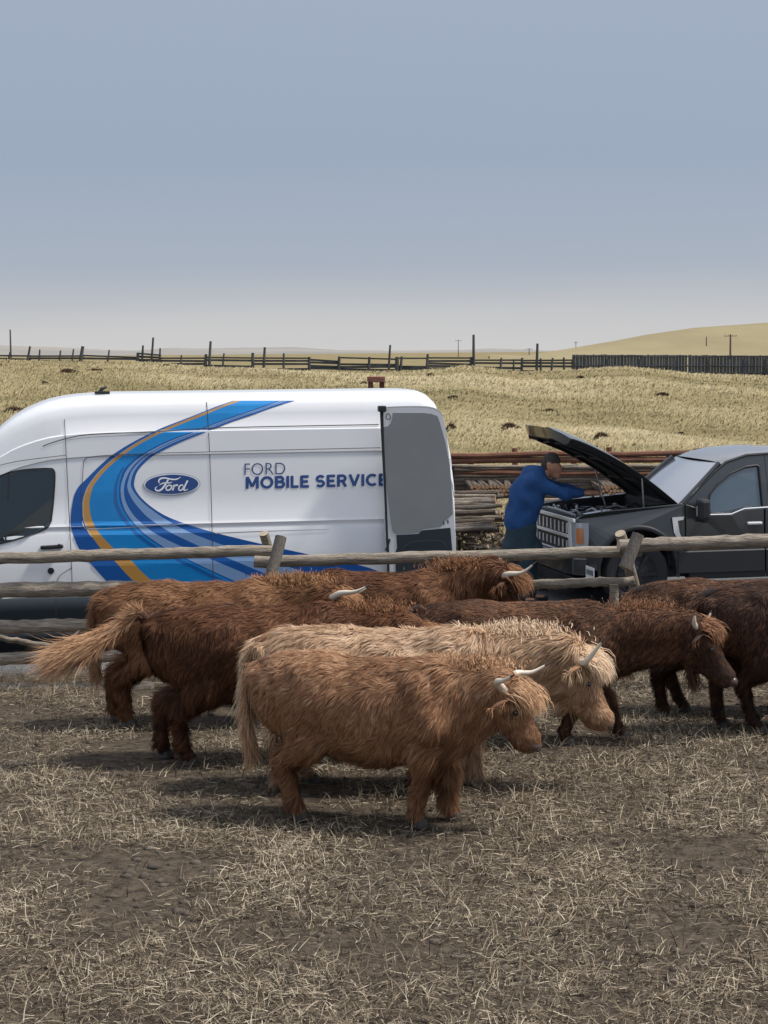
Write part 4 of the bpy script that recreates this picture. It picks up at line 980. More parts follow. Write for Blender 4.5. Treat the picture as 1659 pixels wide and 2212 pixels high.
for y_ in (.55, 1.48):
    m = MB().box((2.55, y_, 1.05), (.5, .5, .14)); m.box((2.82, y_, 1.36), (.12, .48, .62)); m.box((2.84, y_, 1.74), (.09, .26, .14)); m.build('seat', [BLACKP], tr, bevel=.04)
MB().box((1.78, W/2, 1.17), (.35, 1.7, .16)).build('dashboard', [BLACKP], tr, bevel=.04)
# wing mirrors
for far in (0, 1):
    s_ = -1 if far else 1; yb = W if far else 0; c0 = tS(1517, 1102, .12)
    m = MB().box((c0.x, yb-s_*.14, c0.z+.01), (.15, .20, .27)); hous = m.build('wing_mirror', [BLACKP], tr, bevel=.045)
    MB().box((c0.x+.05, yb-s_*.02, c0.z-.13), (.08, .22, .06)).build('mirror_arm', [BLACKP], hous, bevel=.01)
    MB().box((c0.x-.079, yb-s_*.145, c0.z-.01), (.006, .03, .12)).build('marker_lamp', [LENS], hous)
# door furniture
for far in (0, 1):
    yb = W if far else 0; s_ = -1 if far else 1
    for x in (2.52, 3.42): MB().box((x, yb-s_*.0, 1.0), (.20, .05, .035)).build('door_handle', [CHROME], tr, bevel=.012)
# bed: floor, tailgate
MB().box((4.75, W/2, .78), (2.2, 1.76, .05)).build('bed_floor', [BLACKP], tr)
MB().box((5.88, W/2, .92), (.07, 1.72, .60)).build('tailgate', [CHAR], tr, bevel=.02)
MB().box((5.98, W/2, .55), (.16, 1.9, .16)).build('rear_bumper', [CHROME], tr, bevel=.03)
# raised bonnet
HX, HZ, HL = 1.50, 1.285, 1.80
HCA = [R(40.5-23*((q+.5)/60)**1.3) for q in range(60)]
HCX = np.concatenate([[0], np.cumsum([math.cos(a)*HL/60 for a in HCA])]); HCZ = np.concatenate([[0], np.cumsum([math.sin(a)*HL/60 for a in HCA])])
def hoodpt(u, v, d):
    pull = .16*(abs(v-.5)*2)**3*u**3/HL
    uu = max(0, u-pull); x_ = float(np.interp(uu*60, range(61), HCX)); z_ = float(np.interp(uu*60, range(61), HCZ)); a = R(40.5-23*uu**1.3)
    n_ = Vector((-math.sin(a), 0, math.cos(a)))
    drop = .015*max(0, (u-.88)/.12)**2.2*(1 if not d else .9)
    edge = (abs(v-.5)*2)**8*.05
    inset_ = .045+.06*u**3; wd_ = W-2*inset_; bul = .05*(1-(2*v-1)**2)*(1-.5*u)+.022*math.exp(-((abs(v-.5)-.28)/.05)**2)
    if d: bul -= .13*min(1, min(v, 1-v)/.05)+.0
    return Vector((HX-x_, inset_+wd_*v, HZ+z_))+n_*(.03+bul-drop-edge-(.02 if d else 0))
def hood():
    nu, nv = 26, 26; V = []; F = []; M = []
    for d in (0, 1):
        for i in range(nu+1):
            for j in range(nv+1): V.append(hoodpt(i/nu, j/nv, d))
    K = (nu+1)*(nv+1); f = lambda i, j: i*(nv+1)+j
    for i in range(nu):
        for j in range(nv):
            F.append((f(i, j), f(i, j+1), f(i+1, j+1), f(i+1, j))); M.append(0)
    F2 = [tuple(k_+K for k_ in q)[::-1] for q in F]; F += F2; M += [1]*len(F2)
    for i in range(nu):
        for j in (0, nv): F.append((f(i, j), f(i+1, j), f(i+1, j)+K, f(i, j)+K)); M.append(2)
    for j in range(nv):
        for i in (0, nu): F.append((f(i, j), f(i, j+1), f(i, j+1)+K, f(i, j)+K)); M.append(2)
    b = MB(); b.V = V; b.F = F; b.M = M
    h = b.build('bonnet', [CHAR, UNDERH, CHAR], tr, auto=True)
    m = MB()
    for v in (.16, .5, .84): m.tube([hoodpt(u, v, 1)+Vector((.02, 0, -.02)) for u in (.1, .4, .7, .93)], .022, 6)
    for u in (.3, .6, .88): m.tube([hoodpt(u, v, 1)+Vector((.015, 0, -.015)) for v in (.12, .35, .65, .88)], .018, 6)
    m.build('bonnet_ribs', [BLACKP], h)
    MB().tube([hoodpt(.35, .03, 1), Vector((1.15, .26, 1.12))], .011, 8).build('gas_strut', [ALU], tr)
    MB().tube([hoodpt(.35, .97, 1), Vector((1.15, W-.26, 1.12))], .011, 8).build('gas_strut', [ALU], tr)
    for v in (.06, .94): MB().box(hoodpt(.02, v, 1)+Vector((.02, 0, -.01)), (.12, .04, .05)).build('bonnet_hinge', [ALU], tr)
hood()
# the nose is short: draw everything ahead of the front arches in
for ch in list(tr.children_recursive):
    if ch.type == 'MESH' and not ch.name.startswith(('bonnet', 'gas_strut')):
        for v in ch.data.vertices:
            if v.co.x < .48: v.co.x = .48-(.48-v.co.x)*.60

# ------------------------------------------------------------------ buck and rail fence between the van and the cattle
FS = 228.; FY = FPX/FS
def rail(px0, py0, px1, py1, thpx, label, Y=None, sag=0.0, wig=.011, seed=0):
    Y = Y or FY; r_ = random.Random(seed); a = atY(px0, py0, Y); b = atY(px1, py1, Y); c = (a+b)/2; n = 30; rad = thpx/2/(FPX/Y)
    pts = []; rs = []
    for k_ in range(n+1):
        t_ = k_/n; pts.append(a+(b-a)*t_-c+Vector((0, r_.uniform(-wig, wig), r_.uniform(-wig, wig)*.6-sag*4*t_*(1-t_)))); rs.append(rad*(1.04-.10*t_+r_.uniform(-.045, .05)))
    o = MB().tube(pts, rs, 12, 0, True, 1).build('fence_rail', [RAIL, RAILE], None, auto=True); o.location = c
    return tag(o, label, 'fence rail')
rail(-160, 1211, 592, 1189, 26, 'top fence rail crossing the van door and blue swoosh at the left', seed=1)
rail(-160, 1279, 300, 1270, 34, 'second fence rail from the top at the left, above the dark cladding', seed=2)
rail(-160, 1359, 330, 1347, 30, 'third fence rail from the top at the left, below the dark cladding', seed=3)
rail(-160, 1427, 330, 1416, 27, 'fourth fence rail from the top at the left, behind the swinging tail', seed=4)
rail(-160, 1497, 330, 1486, 31, 'lowest fence rail at the left, nearly touching the straw', seed=5)
rail(550, 1214, 1386, 1190, 25, 'long middle top rail from the left crossed posts to the right ones', Y=FY-.12, seed=6)
rail(1000, 1268, 1371, 1255, 21, 'shorter rail below the long middle rail, in front of the bumper', Y=FY-.05, seed=7)
rail(560, 1352, 1372, 1330, 24, 'low middle rail mostly hidden behind the cattle', Y=FY-.05, seed=8)
rail(1336, 1179, 1800, 1160, 29, 'thick right hand top rail crossing the lower door of the pickup', Y=FY-.25, seed=9)
rail(1345, 1392, 1800, 1380, 26, 'low right hand rail behind the dark cattle', Y=FY-.2, seed=10)
rail(140, 1402, -120, 1358, 13, 'thin loose dark branch leaning under the third rail at far left', Y=FY+.2, seed=11)
def post(pa, Ya, pb, Yb, r0, r1, label, m=POST):
    a = atY(*pa, Ya); b = atY(*pb, Yb); b = b+(b-a)*((b.z+.05)/max(a.z-b.z, .01)) if b.z > .05 else b
    c = Vector((b.x, b.y, 0)); n = 8; rr_ = random.Random(int(pa[0]))
    pts = [a-c+(b-a)*k_/n+Vector((rr_.uniform(-.006, .006), 0, 0)) for k_ in range(n+1)]
    o = MB().tube(pts, [r0+(r1-r0)*k_/n+rr_.uniform(-.002, .002) for k_ in range(n+1)], 12, 0, True, 1).build('fence_post', [m, RAILE], None, auto=True); o.location = c
    tag(o, label, 'fence post')
post((608, 1160), FY-.22, (585, 1240), FY-.36, .054, .062, 'dark round post leaning right at the left rail crossing')
post((571, 1152), FY+.14, (586, 1215), FY+.28, .047, .055, 'pale flat topped post stub leaning left behind the left rail crossing', RAIL)
a = atY(1379, 1154, FY-.42); b = atY(1350, 1228, FY-.50); c = (a+b)/2
tag(MB().tube([a-c, (a-b)*.0, b-c], [.056, .059, .062], 12, 0, True, 1).build('fence_post', [POST, RAILE], None, auto=True), 'dark round post leaning right in front of the pickup wheel arch', 'fence post').location = c
post((1340, 1152), FY-.02, (1352, 1195), FY+.10, .052, .058, 'pale square cut post stub leaning left beside the wheel arch', RAIL)
o = MB(); a = atY(1326, 1262, FY-.1); o.tube([(0, 0, a.z), (.012, 0, a.z*.5), (0, 0, -.05)], [.043, .047, .05], 12, 0, True, 1)
o = o.build('fence_post', [RAIL, RAILE], None, auto=True); o.location = (a.x, a.y, 0); tag(o, 'short pale upright post under the shorter middle rail', 'fence post')

# ------------------------------------------------------------------ the mechanic
def mechanic():
    s = 171.6; Y = FPX/s; base = atY(1135, 1300, Y)
    t_ = thing('person', 'person in royal blue jacket and dark navy trousers leaning into the engine bay', 'person', (base.x, Y, 0))
    L = lambda px, py, dy=0: tuple(np.array(atY(px, py, Y+dy))*np.array([1, 1, 1])-np.array(t_.location))
    gz = 0.0
    SKIN = mat('skin', (.42, .21, .13), .5, var=.08, vscale=20); JK = mat('blue_jacket', (.006, .040, .150), .85, c2=(.008, .070, .22), vscale=4, bump=.5, bscale=9)
    TR = mat('navy_trousers', (.010, .028, .045), .85, c2=(.016, .042, .062), vscale=5, bump=.4, bscale=10); HR = mat('short_dark_hair', (.035, .028, .024), .9, c2=(.07, .06, .055), vscale=40, bump=.6, bscale=160)
    BT = mat('work_boot', (.02, .015, .012), .7)
    hip = L(1131, 1165); chest = L(1140, 1075); sh = L(1156, 1032); nb = L(1173, 1025); hd = L(1193, 1006); crown = L(1190, 997); face = L(1203, 1013)
    shl = L(1160, 1042, .19); shr = L(1150, 1040, -.19)
    elr = L(1222, 1068, -.17); wrr = L(1262, 1066, -.02); ell_ = L(1225, 1060, .22); wrl = L(1275, 1064, .20)
    foL = (hip[0]+.10, .13, .0); foR = (hip[0]-.05, -.15, .0)
    body = [(hip, chest, .125, .145, (1, 1.15, 1)), (chest, sh, .16, .13, (1, 1.3, 1)), (sh, nb, .08, .06), (nb, hd, .062, .07),
            (hd, crown, .098, .100, (1, .82, 1)), (L(1195, 1010), face, .082, .062, (1, .85, 1)), (L(1206, 1011), L(1209, 1016), .026, .018), (L(1197, 1026), L(1203, 1030), .040, .030),
            (L(1202, 1022), L(1207, 1024), .030, .020), (L(1186, 1008, -.085), L(1184, 1003, -.092), .022, .018, (1, .5, 1)), (L(1186, 1008, .085), L(1184, 1003, .092), .022, .018, (1, .5, 1))]
    for shd, el, wr in ((shr, elr, wrr), (shl, ell_, wrl)):
        body += [(shd, el, .062, .048), (el, wr, .046, .028)]
        w_ = Vector(wr); f = (Vector(wr)-Vector(el)).normalized(); dn = Vector((0, 0, -1)); lat = f.cross(dn).normalized()
        palm = w_+f*.085; body += [(tuple(w_), tuple(palm), .028, .036, (1, 1, 1), .015)]
        for k_, (o_, ln) in enumerate(((-.030, .070), (-.010, .082), (.010, .078), (.030, .060))):
            r0 = palm+lat*o_; r1 = r0+f*ln*.5+dn*.014; r2 = r1+f*ln*.28+dn*(.032+.006*k_)
            body += [(tuple(r0), tuple(r1), .010, .009, (1, 1, 1), .006), (tuple(r1), tuple(r2), .009, .0075, (1, 1, 1), .006)]
        sd_ = -1 if shd is shr else 1
        r0 = w_+f*.03+lat*.032*sd_; r1 = r0+f*.035+lat*.022*sd_+dn*.01; body += [(tuple(r0), tuple(r1), .013, .010, (1, 1, 1), .006), (tuple(r1), tuple(r1+f*.03+dn*.012), .010, .008, (1, 1, 1), .006)]
    for fo, sy_ in ((foL, .09), (foR, -.09)):
        kn = (hip[0]+.04+(fo[0]-hip[0])*.5, sy_*1.3, .52); hp = (hip[0], sy_, hip[2]-.02)
        body += [(hp, kn, .095, .065), (kn, (fo[0], fo[1], .10), .068, .042), ((fo[0], fo[1], .06), (fo[0]+.17, fo[1], .045), .045, .035)]
    sdf_mesh('body', body, .011, [SKIN], t_, .035)
    hem = L(1124, 1128)
    jk = [(hem, chest, .195, .20, (1, 1.22, 1)), (chest, sh, .198, .155, (1, 1.35, 1)), (sh, L(1163, 1021), .105, .080), (L(1116, 1125), L(1128, 1060), .15, .15, (1, 1.3, 1)), (L(1128, 1062), L(1147, 1026), .150, .115, (1, 1.4, 1))]
    for shd, el, wr in ((shr, elr, wrr), (shl, ell_, wrl)):
        w2 = tuple(np.array(el)+.86*(np.array(wr)-np.array(el))); jk += [(shd, el, .100, .072), (el, w2, .070, .043)]
    sdf_mesh('jacket', jk, .018, [JK], t_, .055, noise=.014, nsc=17)
    tr_ = [(L(1113, 1185), L(1148, 1185), .165, .15, (1, 1.25, 1)), (L(1122, 1180), L(1127, 1138), .20, .192, (1, 1.22, 1))]
    for fo, sy_ in ((foL, .09), (foR, -.09)):
        kn = (hip[0]+.04+(fo[0]-hip[0])*.5, sy_*1.3, .52); tr_ += [((hip[0], sy_, hip[2]), kn, .135, .095), (kn, (fo[0], fo[1], .11), .092, .075)]
    sdf_mesh('trousers', tr_, .02, [TR], t_, .04, noise=.010, nsc=16)
    for fo in (foL, foR): sdf_mesh('boot', [((fo[0], fo[1], .09), (fo[0]+.02, fo[1], .13), .055, .055), ((fo[0], fo[1], .045), (fo[0]+.19, fo[1], .04), .052, .042, (1, .9, .9))], .016, [BT], t_, .03)
    sdf_mesh('hair', [(L(1187, 1003), L(1190, 995), .100, .105, (1, .86, 1)), (L(1182, 1011), L(1184, 1003), .075, .085, (1, .95, 1)), (L(1194, 994), L(1198, 996), .085, .070, (1, .85, 1))], .012, [HR], t_, .03, noise=.003, nsc=80)
    for dy in (-.034, .034):
        c = L(1207, 1007, dy); sdf_mesh('eye', [(c, tuple(np.array(c)+.001), .0115, .0115)], .005, [EYE], t_)
mechanic()

# ------------------------------------------------------------------ cattle
def make_cow(name_label, px, s, k=1.0, yaw=0, stretch=1.0, coat=None, skin=None, poll=None, muzzle=None, horns='up', hornlen=.30, headyaw=0, tail=None, tailcoat=None, fur=34000, flen=.075, shag=1.0, legs=(0, 0, 0, 0), seed=0, humps=None, Y=None, hair_seed=None, horn_px=None, belly=1.0):
    r_ = np.random.default_rng(100+seed); Y = Y or FPX/s
    org = atY(px, 1400, Y); org.z = 0
    t_ = thing('highland_cow', name_label, 'cow', org, R(yaw), 'long haired cattle walking past the fence')
    IM = (Matrix.Translation(org) @ Matrix.Rotation(R(yaw), 4, 'Z')).inverted()
    def loc(p):            # photo pixel (x, y, sideways offset in metres) -> the animal's own coordinates
        q = ray(p[0], p[1]); ro = IM @ Vector((0, 0, H)); rd = IM.to_3x3() @ q; off = p[2] if len(p) > 2 else 0
        return np.array(ro+rd*((off-ro.y)/rd.y))
    st = stretch; x = lambda v: v*st*k
    hz = k
    P = lambda a, b, c: (x(a), b*k, c*k)
    po = loc(poll) if poll else np.array(P(1.02, 0, 1.02)); mu = loc(muzzle) if muzzle else po+np.array([.28, 0, -.36])*k
    hdv = mu-po; hlen = np.linalg.norm(hdv); hd = hdv/hlen
    pr = [(P(-.66, 0, .90), P(-.40, 0, .86), .27*k, .33*k, (1, .95, 1.05)), (P(-.40, 0, .83), P(.0, 0, .77), .35*k*belly, .385*k*belly, (1, .85, 1)), (P(.0, 0, .77), P(.38, 0, .80), .385*k*belly, .355*k*belly, (1, .83, 1)),
          (P(-.70, 0, 1.05), P(.45, 0, 1.06), .10*k, .13*k, (1, 1.2, 1)), (P(.40, 0, .98), P(.50, 0, .92), .215*k, .22*k, (1, .85, 1)), (P(.52, 0, .70), P(.60, 0, .78), .19*k, .19*k, (1, .85, 1))]
    for sg in (1, -1):   # hip points, shoulder blades, pin bones
        pr += [(P(-.50, .17*sg, 1.08), P(-.44, .19*sg, 1.02), .070*k, .060*k, (1, 1, 1), .035), (P(-.86, .09*sg, 1.02), P(-.80, .10*sg, .98), .075*k, .08*k, (1, 1, 1), .04), (P(.36, .19*sg, 1.02), P(.46, .24*sg, .76), .075*k, .10*k, (1, .8, 1), .05)]
    pr += [(P(.52, 0, .62), P(.72, 0, .80), .075*k, .05*k, (1, .45, 1), .04)]
    sh = np.array(P(.50, 0, .92)); nk = po-hd*.02*k
    pr += [(tuple(sh), tuple(nk+np.array([-.10, 0, -.03])*k), .235*k, .155*k, (1, .72, 1)), (P(.58, 0, .70), tuple(nk+np.array([-.06, 0, -.20])*k), .16*k, .10*k, (1, .62, 1))]
    # head: cranium, cheeks, muzzle
    fwd = hd; up = np.array([-hd[2], 0, hd[0]]); up = up/np.linalg.norm(up); lat = np.array([0, 1., 0])
    c1 = po-up*.05*k; c2 = po+hd*hlen*.45-up*.05*k; c3 = mu-up*.02*k-hd*.05*k
    pr += [(tuple(c1), tuple(c2), .140*k, .112*k, (1, .92, 1), .04), (tuple(c2), tuple(c3), .112*k, .086*k, (1, .85, 1), .04), (tuple(c2-up*.09*k-hd*.08*k), tuple(c3-up*.035*k), .10*k, .066*k, (1, .7, 1), .04),
           (tuple(c3-up*.01*k), tuple(mu-up*.012*k-hd*.02*k), .092*k, .082*k, (1, 1.0, 1), .03)]
    pr += [(tuple(po+hd*hlen*.38+lat*sg*.088*k+up*.005), tuple(po+hd*hlen*.42+lat*sg*.092*k+up*.005), .030*k, .026*k, (1, 1, 1), .02) for sg in (1, -1)]
    # legs; each has its own swing
    LG = []
    for sg, sw in ((1, legs[0]), (-1, legs[1])):
        a = P(.42, .15*sg, .76); b = P(.42+sw*.25, .155*sg, .56); c = P(.44+sw*.75+max(0, sw)*.1, .14*sg, .335); d = P(.42+sw*1.25, .135*sg, .11); e = P(.45+sw*1.3, .135*sg, .06)
        pr += [(a, b, .17*k, .105*k, (1, .62, 1)), (b, c, .098*k, .062*k), (c, d, .060*k, .040*k, (1, 1, 1), .02), (d, e, .044*k, .048*k, (1, 1, 1), .02)]; LG.append((d, e))
    for sg, sw in ((1, legs[2]), (-1, legs[3])):
        a = P(-.56, .14*sg, .88); b = P(-.46+sw*.3, .175*sg, .60); c = P(-.70+sw*.75, .15*sg, .42); d = P(-.66+sw*1.15, .14*sg, .12); e = P(-.63+sw*1.2, .14*sg, .06)
        pr += [(a, b, .225*k, .135*k, (1, .62, 1)), (b, c, .120*k, .062*k), (c, d, .058*k, .040*k, (1, 1, 1), .02), (d, e, .044*k, .048*k, (1, 1, 1), .02)]; LG.append((d, e))
    body = sdf_mesh('body', pr, .021, [skin], t_, .058*k)
    me = body.data
    # a broad lumpiness of hide and muscle
    n = len(me.vertices); co = np.zeros(n*3, np.float32); me.vertices.foreach_get('co', co); co = co.reshape(-1, 3); nr = np.zeros(n*3, np.float32); me.vertices.foreach_get('normal', nr); nr = nr.reshape(-1, 3)
    co = co+nr*(.008*vnoise(co, 7, seed)+.004*vnoise(co, 18, seed+1))[:, None]*shag
    if humps:
        for (hx, hw_, hh) in humps:
            wgt = np.exp(-((co[:, 0]/k-hx)/hw_)**2)*np.clip((co[:, 2]/k-.9)/.25, 0, 1); co[:, 2] += wgt*hh*k
    me.vertices.foreach_set('co', co.ravel()); me.update()
    for (d, e) in LG:
        d = np.array(d); e = np.array(e); MB().lathe([(.050*k, -.058*k), (.056*k, -.05*k), (.047*k, .0), (.035*k, .012)], lambda a_, b_, c_, e=e: (e[0]+a_*1.15+.01, e[1]+b_, e[2]+c_), 14).build('hoof', [HOOF], t_, auto=True)
    # ---- coat: one blade per strand, gathered in locks
    me.calc_loop_triangles(); tri = np.zeros(len(me.loop_triangles)*3, np.int32); me.loop_triangles.foreach_get('vertices', tri); tri = tri.reshape(-1, 3)
    me.vertices.foreach_get('normal', nr.reshape(-1)) if False else None
    nr = np.zeros(n*3, np.float32); me.vertices.foreach_get('normal', nr); nr = nr.reshape(-1, 3)
    A, B_, C_ = co[tri[:, 0]], co[tri[:, 1]], co[tri[:, 2]]; ar = np.linalg.norm(np.cross(B_-A, C_-A), axis=1)
    N_ = int(fur*1.75); pick = r_.choice(len(tri), N_, p=ar/ar.sum()); u = r_.uniform(0, 1, (N_, 2)); fl = u.sum(1) > 1; u[fl] = 1-u[fl]; u = u[:, :1], u[:, 1:]
    root = A[pick]*(1-u[0]-u[1])+B_[pick]*u[0]+C_[pick]*u[1]; nn = unit(nr[tri[pick, 0]]*(1-u[0]-u[1])+nr[tri[pick, 1]]*u[0]+nr[tri[pick, 2]]*u[1])
    hh = np.clip((root-po)@hd, -1, hlen*1.1); dist = np.linalg.norm(root-(po+np.clip(hh, 0, hlen)[:, None]*hd), axis=1); ishead = (dist < .17*k) & (hh > -.02)
    dm = np.linalg.norm(root-mu, axis=1); keepm = ~((dm < .07*k))
    zz = root[:, 2]/k
    L = np.full(N_, flen*.80)*(.6+.8*r_.uniform(0, 1, N_)**1.3)
    L = np.where(zz < .62, L*1.5, L); L = np.where(zz < .36, flen*1.15, L); L = np.where(zz < .12, .03, L)
    L = np.where((root[:, 0] > x(.45)) & ~ishead, L*1.35, L)
    L = np.where(ishead, np.where(hh > hlen*.55, .028, .055), L)
    L *= k*shag**.5
    # combing direction: backwards and down, wind and curl by smooth noise
    flow = np.zeros((N_, 3)); flow[:, 0] = -.55; flow[:, 2] = -.8
    top = np.clip((nn[:, 2]-.35)/.5, 0, 1)[:, None]; flow = flow*(1-top)+np.array([-.8, 0, .1])*top+np.sign(root[:, 1:2])*np.array([0, .35, 0])
    flow[ishead] = hd*.9+np.array([0, 0, -.2])
    cv = np.stack([vnoise(root, 9/k, seed+q) for q in (3, 4, 5)], 1)*.55*shag+np.stack([vnoise(root, 26/k, seed+q) for q in (13, 14, 15)], 1)*.35*shag
    flow = flow+cv; flow -= nn*(flow*nn).sum(1, keepdims=True); flow = unit(flow)
    d1 = unit(flow+nn*(.26+.22*r_.uniform(0, 1, (N_, 1)))+r_.normal(0, .07, (N_, 3))); d2 = unit(flow+nn*.02+r_.normal(0, .12, (N_, 3))+np.array([0, 0, -.25]))
    # locks
    nl = N_//9; kd = KDTree(nl); 
    for i, q in enumerate(root[:nl]): kd.insert(q, i)
    kd.balance(); own = np.array([kd.find(q)[1] for q in root])
    tip = root+d1*L[:, None]*.6+d2*L[:, None]*.5; tgt = tip[own]; cl = .42
    d2 = unit(d2*(1-cl)+unit(tgt-root)*cl)
    side = unit(np.cross(d1, nn)); wd = np.where(ishead, .0018, .0025)*k*(.7+.6*r_.uniform(0, 1, N_))
    lock = r_.normal(0, .12, nl)
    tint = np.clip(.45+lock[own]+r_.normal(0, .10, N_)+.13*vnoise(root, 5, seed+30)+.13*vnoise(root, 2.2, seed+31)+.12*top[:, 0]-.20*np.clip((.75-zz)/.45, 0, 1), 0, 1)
    m_ = keepm & ~(ishead & (r_.uniform(0, 1, N_) < .25))
    sn = unit(nn+d1*.25+.35*unit(np.cross(d1, side)*np.sign((np.cross(d1, side)*nn).sum(1, keepdims=True)))+r_.normal(0, .14, (N_, 3)))
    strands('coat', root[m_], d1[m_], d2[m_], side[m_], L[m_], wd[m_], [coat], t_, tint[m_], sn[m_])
    # ---- forelock, mane and ears
    def tuft(name, n_, cen, spread, dirs, ln, wd_, jit=.16, par=t_, tm=.6):
        R0 = np.array(cen)+r_.normal(0, 1, (n_, 3))*np.array(spread); D1 = unit(np.array(dirs[0])+r_.normal(0, jit, (n_, 3))); D2 = unit(np.array(dirs[1])+r_.normal(0, jit, (n_, 3)))
        cl_ = np.repeat(r_.normal(0, jit, (n_//12+1, 3)), 12, 0)[:n_]; D2 = unit(D2+cl_*.9)
        sd_ = unit(np.cross(D1, r_.normal(0, .5, (n_, 3))+np.array([0, -1., .2]))); nn_ = unit(r_.normal(0, .35, (n_, 3))+np.array([.2, -.5, .6]))
        strands(name, R0, D1, D2, sd_, ln*r_.uniform(.55, 1.1, n_), np.full(n_, wd_), [coat], par, np.clip(tm+r_.normal(0, .17, n_), 0, 1), nn_)
    tuft('forelock', int(2000*shag), po+up*.07*k+hd*.03*k, np.array([.035, .065, .025])*k, (up*.55+hd*.75, hd*.8-up*.12+np.array([0, 0, -.35])), (.10+.11*shag)*k, .0023*k, .15, tm=.78)
    tuft('mane', int(1900*shag), (sh+nk)/2+np.array([-.03, 0, .19])*k, np.array([.14, .05, .03])*k, (np.array([-.2, 0, 1]), np.array([-.4, -.6, -.7])), .065*k*shag, .0024*k, .30, tm=.75)
    for sg in (1, -1):
        b0 = po+hd*.07*k+lat*sg*.11*k-up*.015*k; out = unit(lat*sg*1.0-up*.35-hd*.25+np.array([0, 0, -.25])); Ls = .20*k; pts = [b0+out*Ls*q for q in (0, .3, .65, 1)]; wd2 = (.028*k, .055*k, .050*k, .008*k)
        nrm = unit(np.cross(out, up)); V = []; 
        for q, w_ in zip(pts, wd2): V += [q+up*w_, q+nrm*w_*.35, q-up*w_, q-nrm*.012*k]
        F = [(4*i+j, 4*i+(j+1) % 4, 4*i+4+(j+1) % 4, 4*i+4+j) for i in range(3) for j in range(4)]+[(0, 1, 2, 3), (12, 13, 14, 15)]
        ear = raw('ear', V, F, [skin], t_, True)
        n_ = int(420*shag); q = r_.uniform(0, 1, n_)[:, None]; R0 = b0+out*Ls*q+up*r_.uniform(-.05, .05, (n_, 1))*k*np.sin(np.clip(q*2.6+.3, 0, 3.1)); D1 = unit(out*.5+np.array([0, 0, -.5])+r_.normal(0, .28, (n_, 3))); D2 = unit(np.array([0, 0, -1.])+out*.3+r_.normal(0, .22, (n_, 3)))
        strands('ear_hair', R0, D1, D2, unit(np.cross(D1, r_.normal(0, .4, (n_, 3))+np.array([1., 0, 0]))), np.full(n_, .09*k*shag), np.full(n_, .0028*k), [coat], ear, np.clip(r_.normal(.55, .16, n_), 0, 1), unit(r_.normal(0, .4, (n_, 3))+np.array([.1, -.6, .5])))
        e = po+hd*hlen*.41+lat*sg*.120*k+up*.006; sdf_mesh('eye', [(tuple(e), tuple(e+.001), .021*k, .021*k)], .007, [EYE], t_)
    # nose pad and nostrils
    sdf_mesh('nose', [(tuple(mu+hd*.022*k+up*.012*k+lat*.022*k), tuple(mu+hd*.022*k+up*.012*k-lat*.022*k), .050*k, .050*k, (1, 1, .9))], .012, [NOSE], t_)
    for sg in (1, -1): 
        c_ = mu+hd*.062*k+up*.032*k+lat*sg*.034*k; sdf_mesh('nostril', [(tuple(c_), tuple(c_+hd*.004-lat*sg*.006), .012*k, .010*k)], .006, [EYE], t_)
    # horns
    for j, sg in enumerate((1, -1)):
        b0 = po+lat*sg*.085*k-up*.01*k+hd*.015*k
        if horn_px and horn_px[j]:
            pts = [b0]+[loc(q) for q in horn_px[j]]; pts = [np.array(q) for q in catmull([tuple(q) for q in pts], 5)]
        else:
            o_ = lat*sg; pts = [b0, b0+o_*hornlen*.4+up*.01, b0+o_*hornlen*.72+up*hornlen*.2+hd*hornlen*.15, b0+o_*hornlen*.9+up*hornlen*.62+hd*hornlen*.2]; pts = [np.array(q) for q in catmull([tuple(q) for q in pts], 5)]
        n_ = len(pts); rad = [max(.004, (.028*k*(1-(i/(n_-1))**1.25)+.004))*(.72+.28*min(1, hornlen/.25)) for i in range(n_)]
        h = MB().tube(pts[:int(n_*.86)+1], rad[:int(n_*.86)+1], 12).build('horn', [HORN], t_, auto=True)
        MB().tube(pts[int(n_*.86):], [r*.99 for r in rad[int(n_*.86):]], 12).build('horn_tip', [HORNT], h, auto=True)
    # tail
    tb = np.array(P(-.90, 0, 1.08)); tp_ = tail if tail else [(-.97, 0, .95), (-.99, 0, .70), (-.97, .0, .50)]
    if tail: pts = [tb]+[loc(q) for q in tail]
    else: pts = [tb]+[np.array(P(*q)) for q in tp_]
    pts = [np.array(P(-.80, 0, 1.12))]+pts; cp = [np.array(q) for q in catmull([tuple(q) for q in pts], 6)]; n_ = len(cp)
    tl = MB().tube(cp, [(.050-.030*i/(n_-1))*k for i in range(n_)], 10).build('tail', [skin], t_, auto=True)
    m2 = 8000 if tail else 2500
    q = r_.uniform(.14, 1, m2)**(.62 if tail else 1); ii = q*(n_-1); i0 = np.clip(ii.astype(int), 0, n_-2); cpa = np.array(cp); fr = (ii-i0)[:, None]; R0 = cpa[i0]*(1-fr)+cpa[i0+1]*fr; T = unit(cpa[i0+1]-cpa[i0])
    sprd = (.006+.034*q[:, None]**1.5 if tail else .02)*k
    R0 = R0+r_.normal(0, 1, (m2, 3))*sprd*np.array([.7, 1, .8]); cl_ = np.repeat(r_.normal(0, .30, (m2//40+1, 3)), 40, 0)[:m2]
    D1 = unit(T+.4*cl_+r_.normal(0, .12, (m2, 3))+np.array([0, 0, -.05])); D2 = unit(T+cl_+r_.normal(0, .1, (m2, 3))+np.array([0, 0, -.14 if tail else -.3]))
    LL = (np.where(q > .6, .34 if tail else .20, .12) if not tail else .08+.30*q**1.5)*k*r_.uniform(.3, 1.25, m2)
    sd_ = unit(np.cross(D1, np.array([0, -1., .3])+r_.normal(0, .3, (m2, 3))))
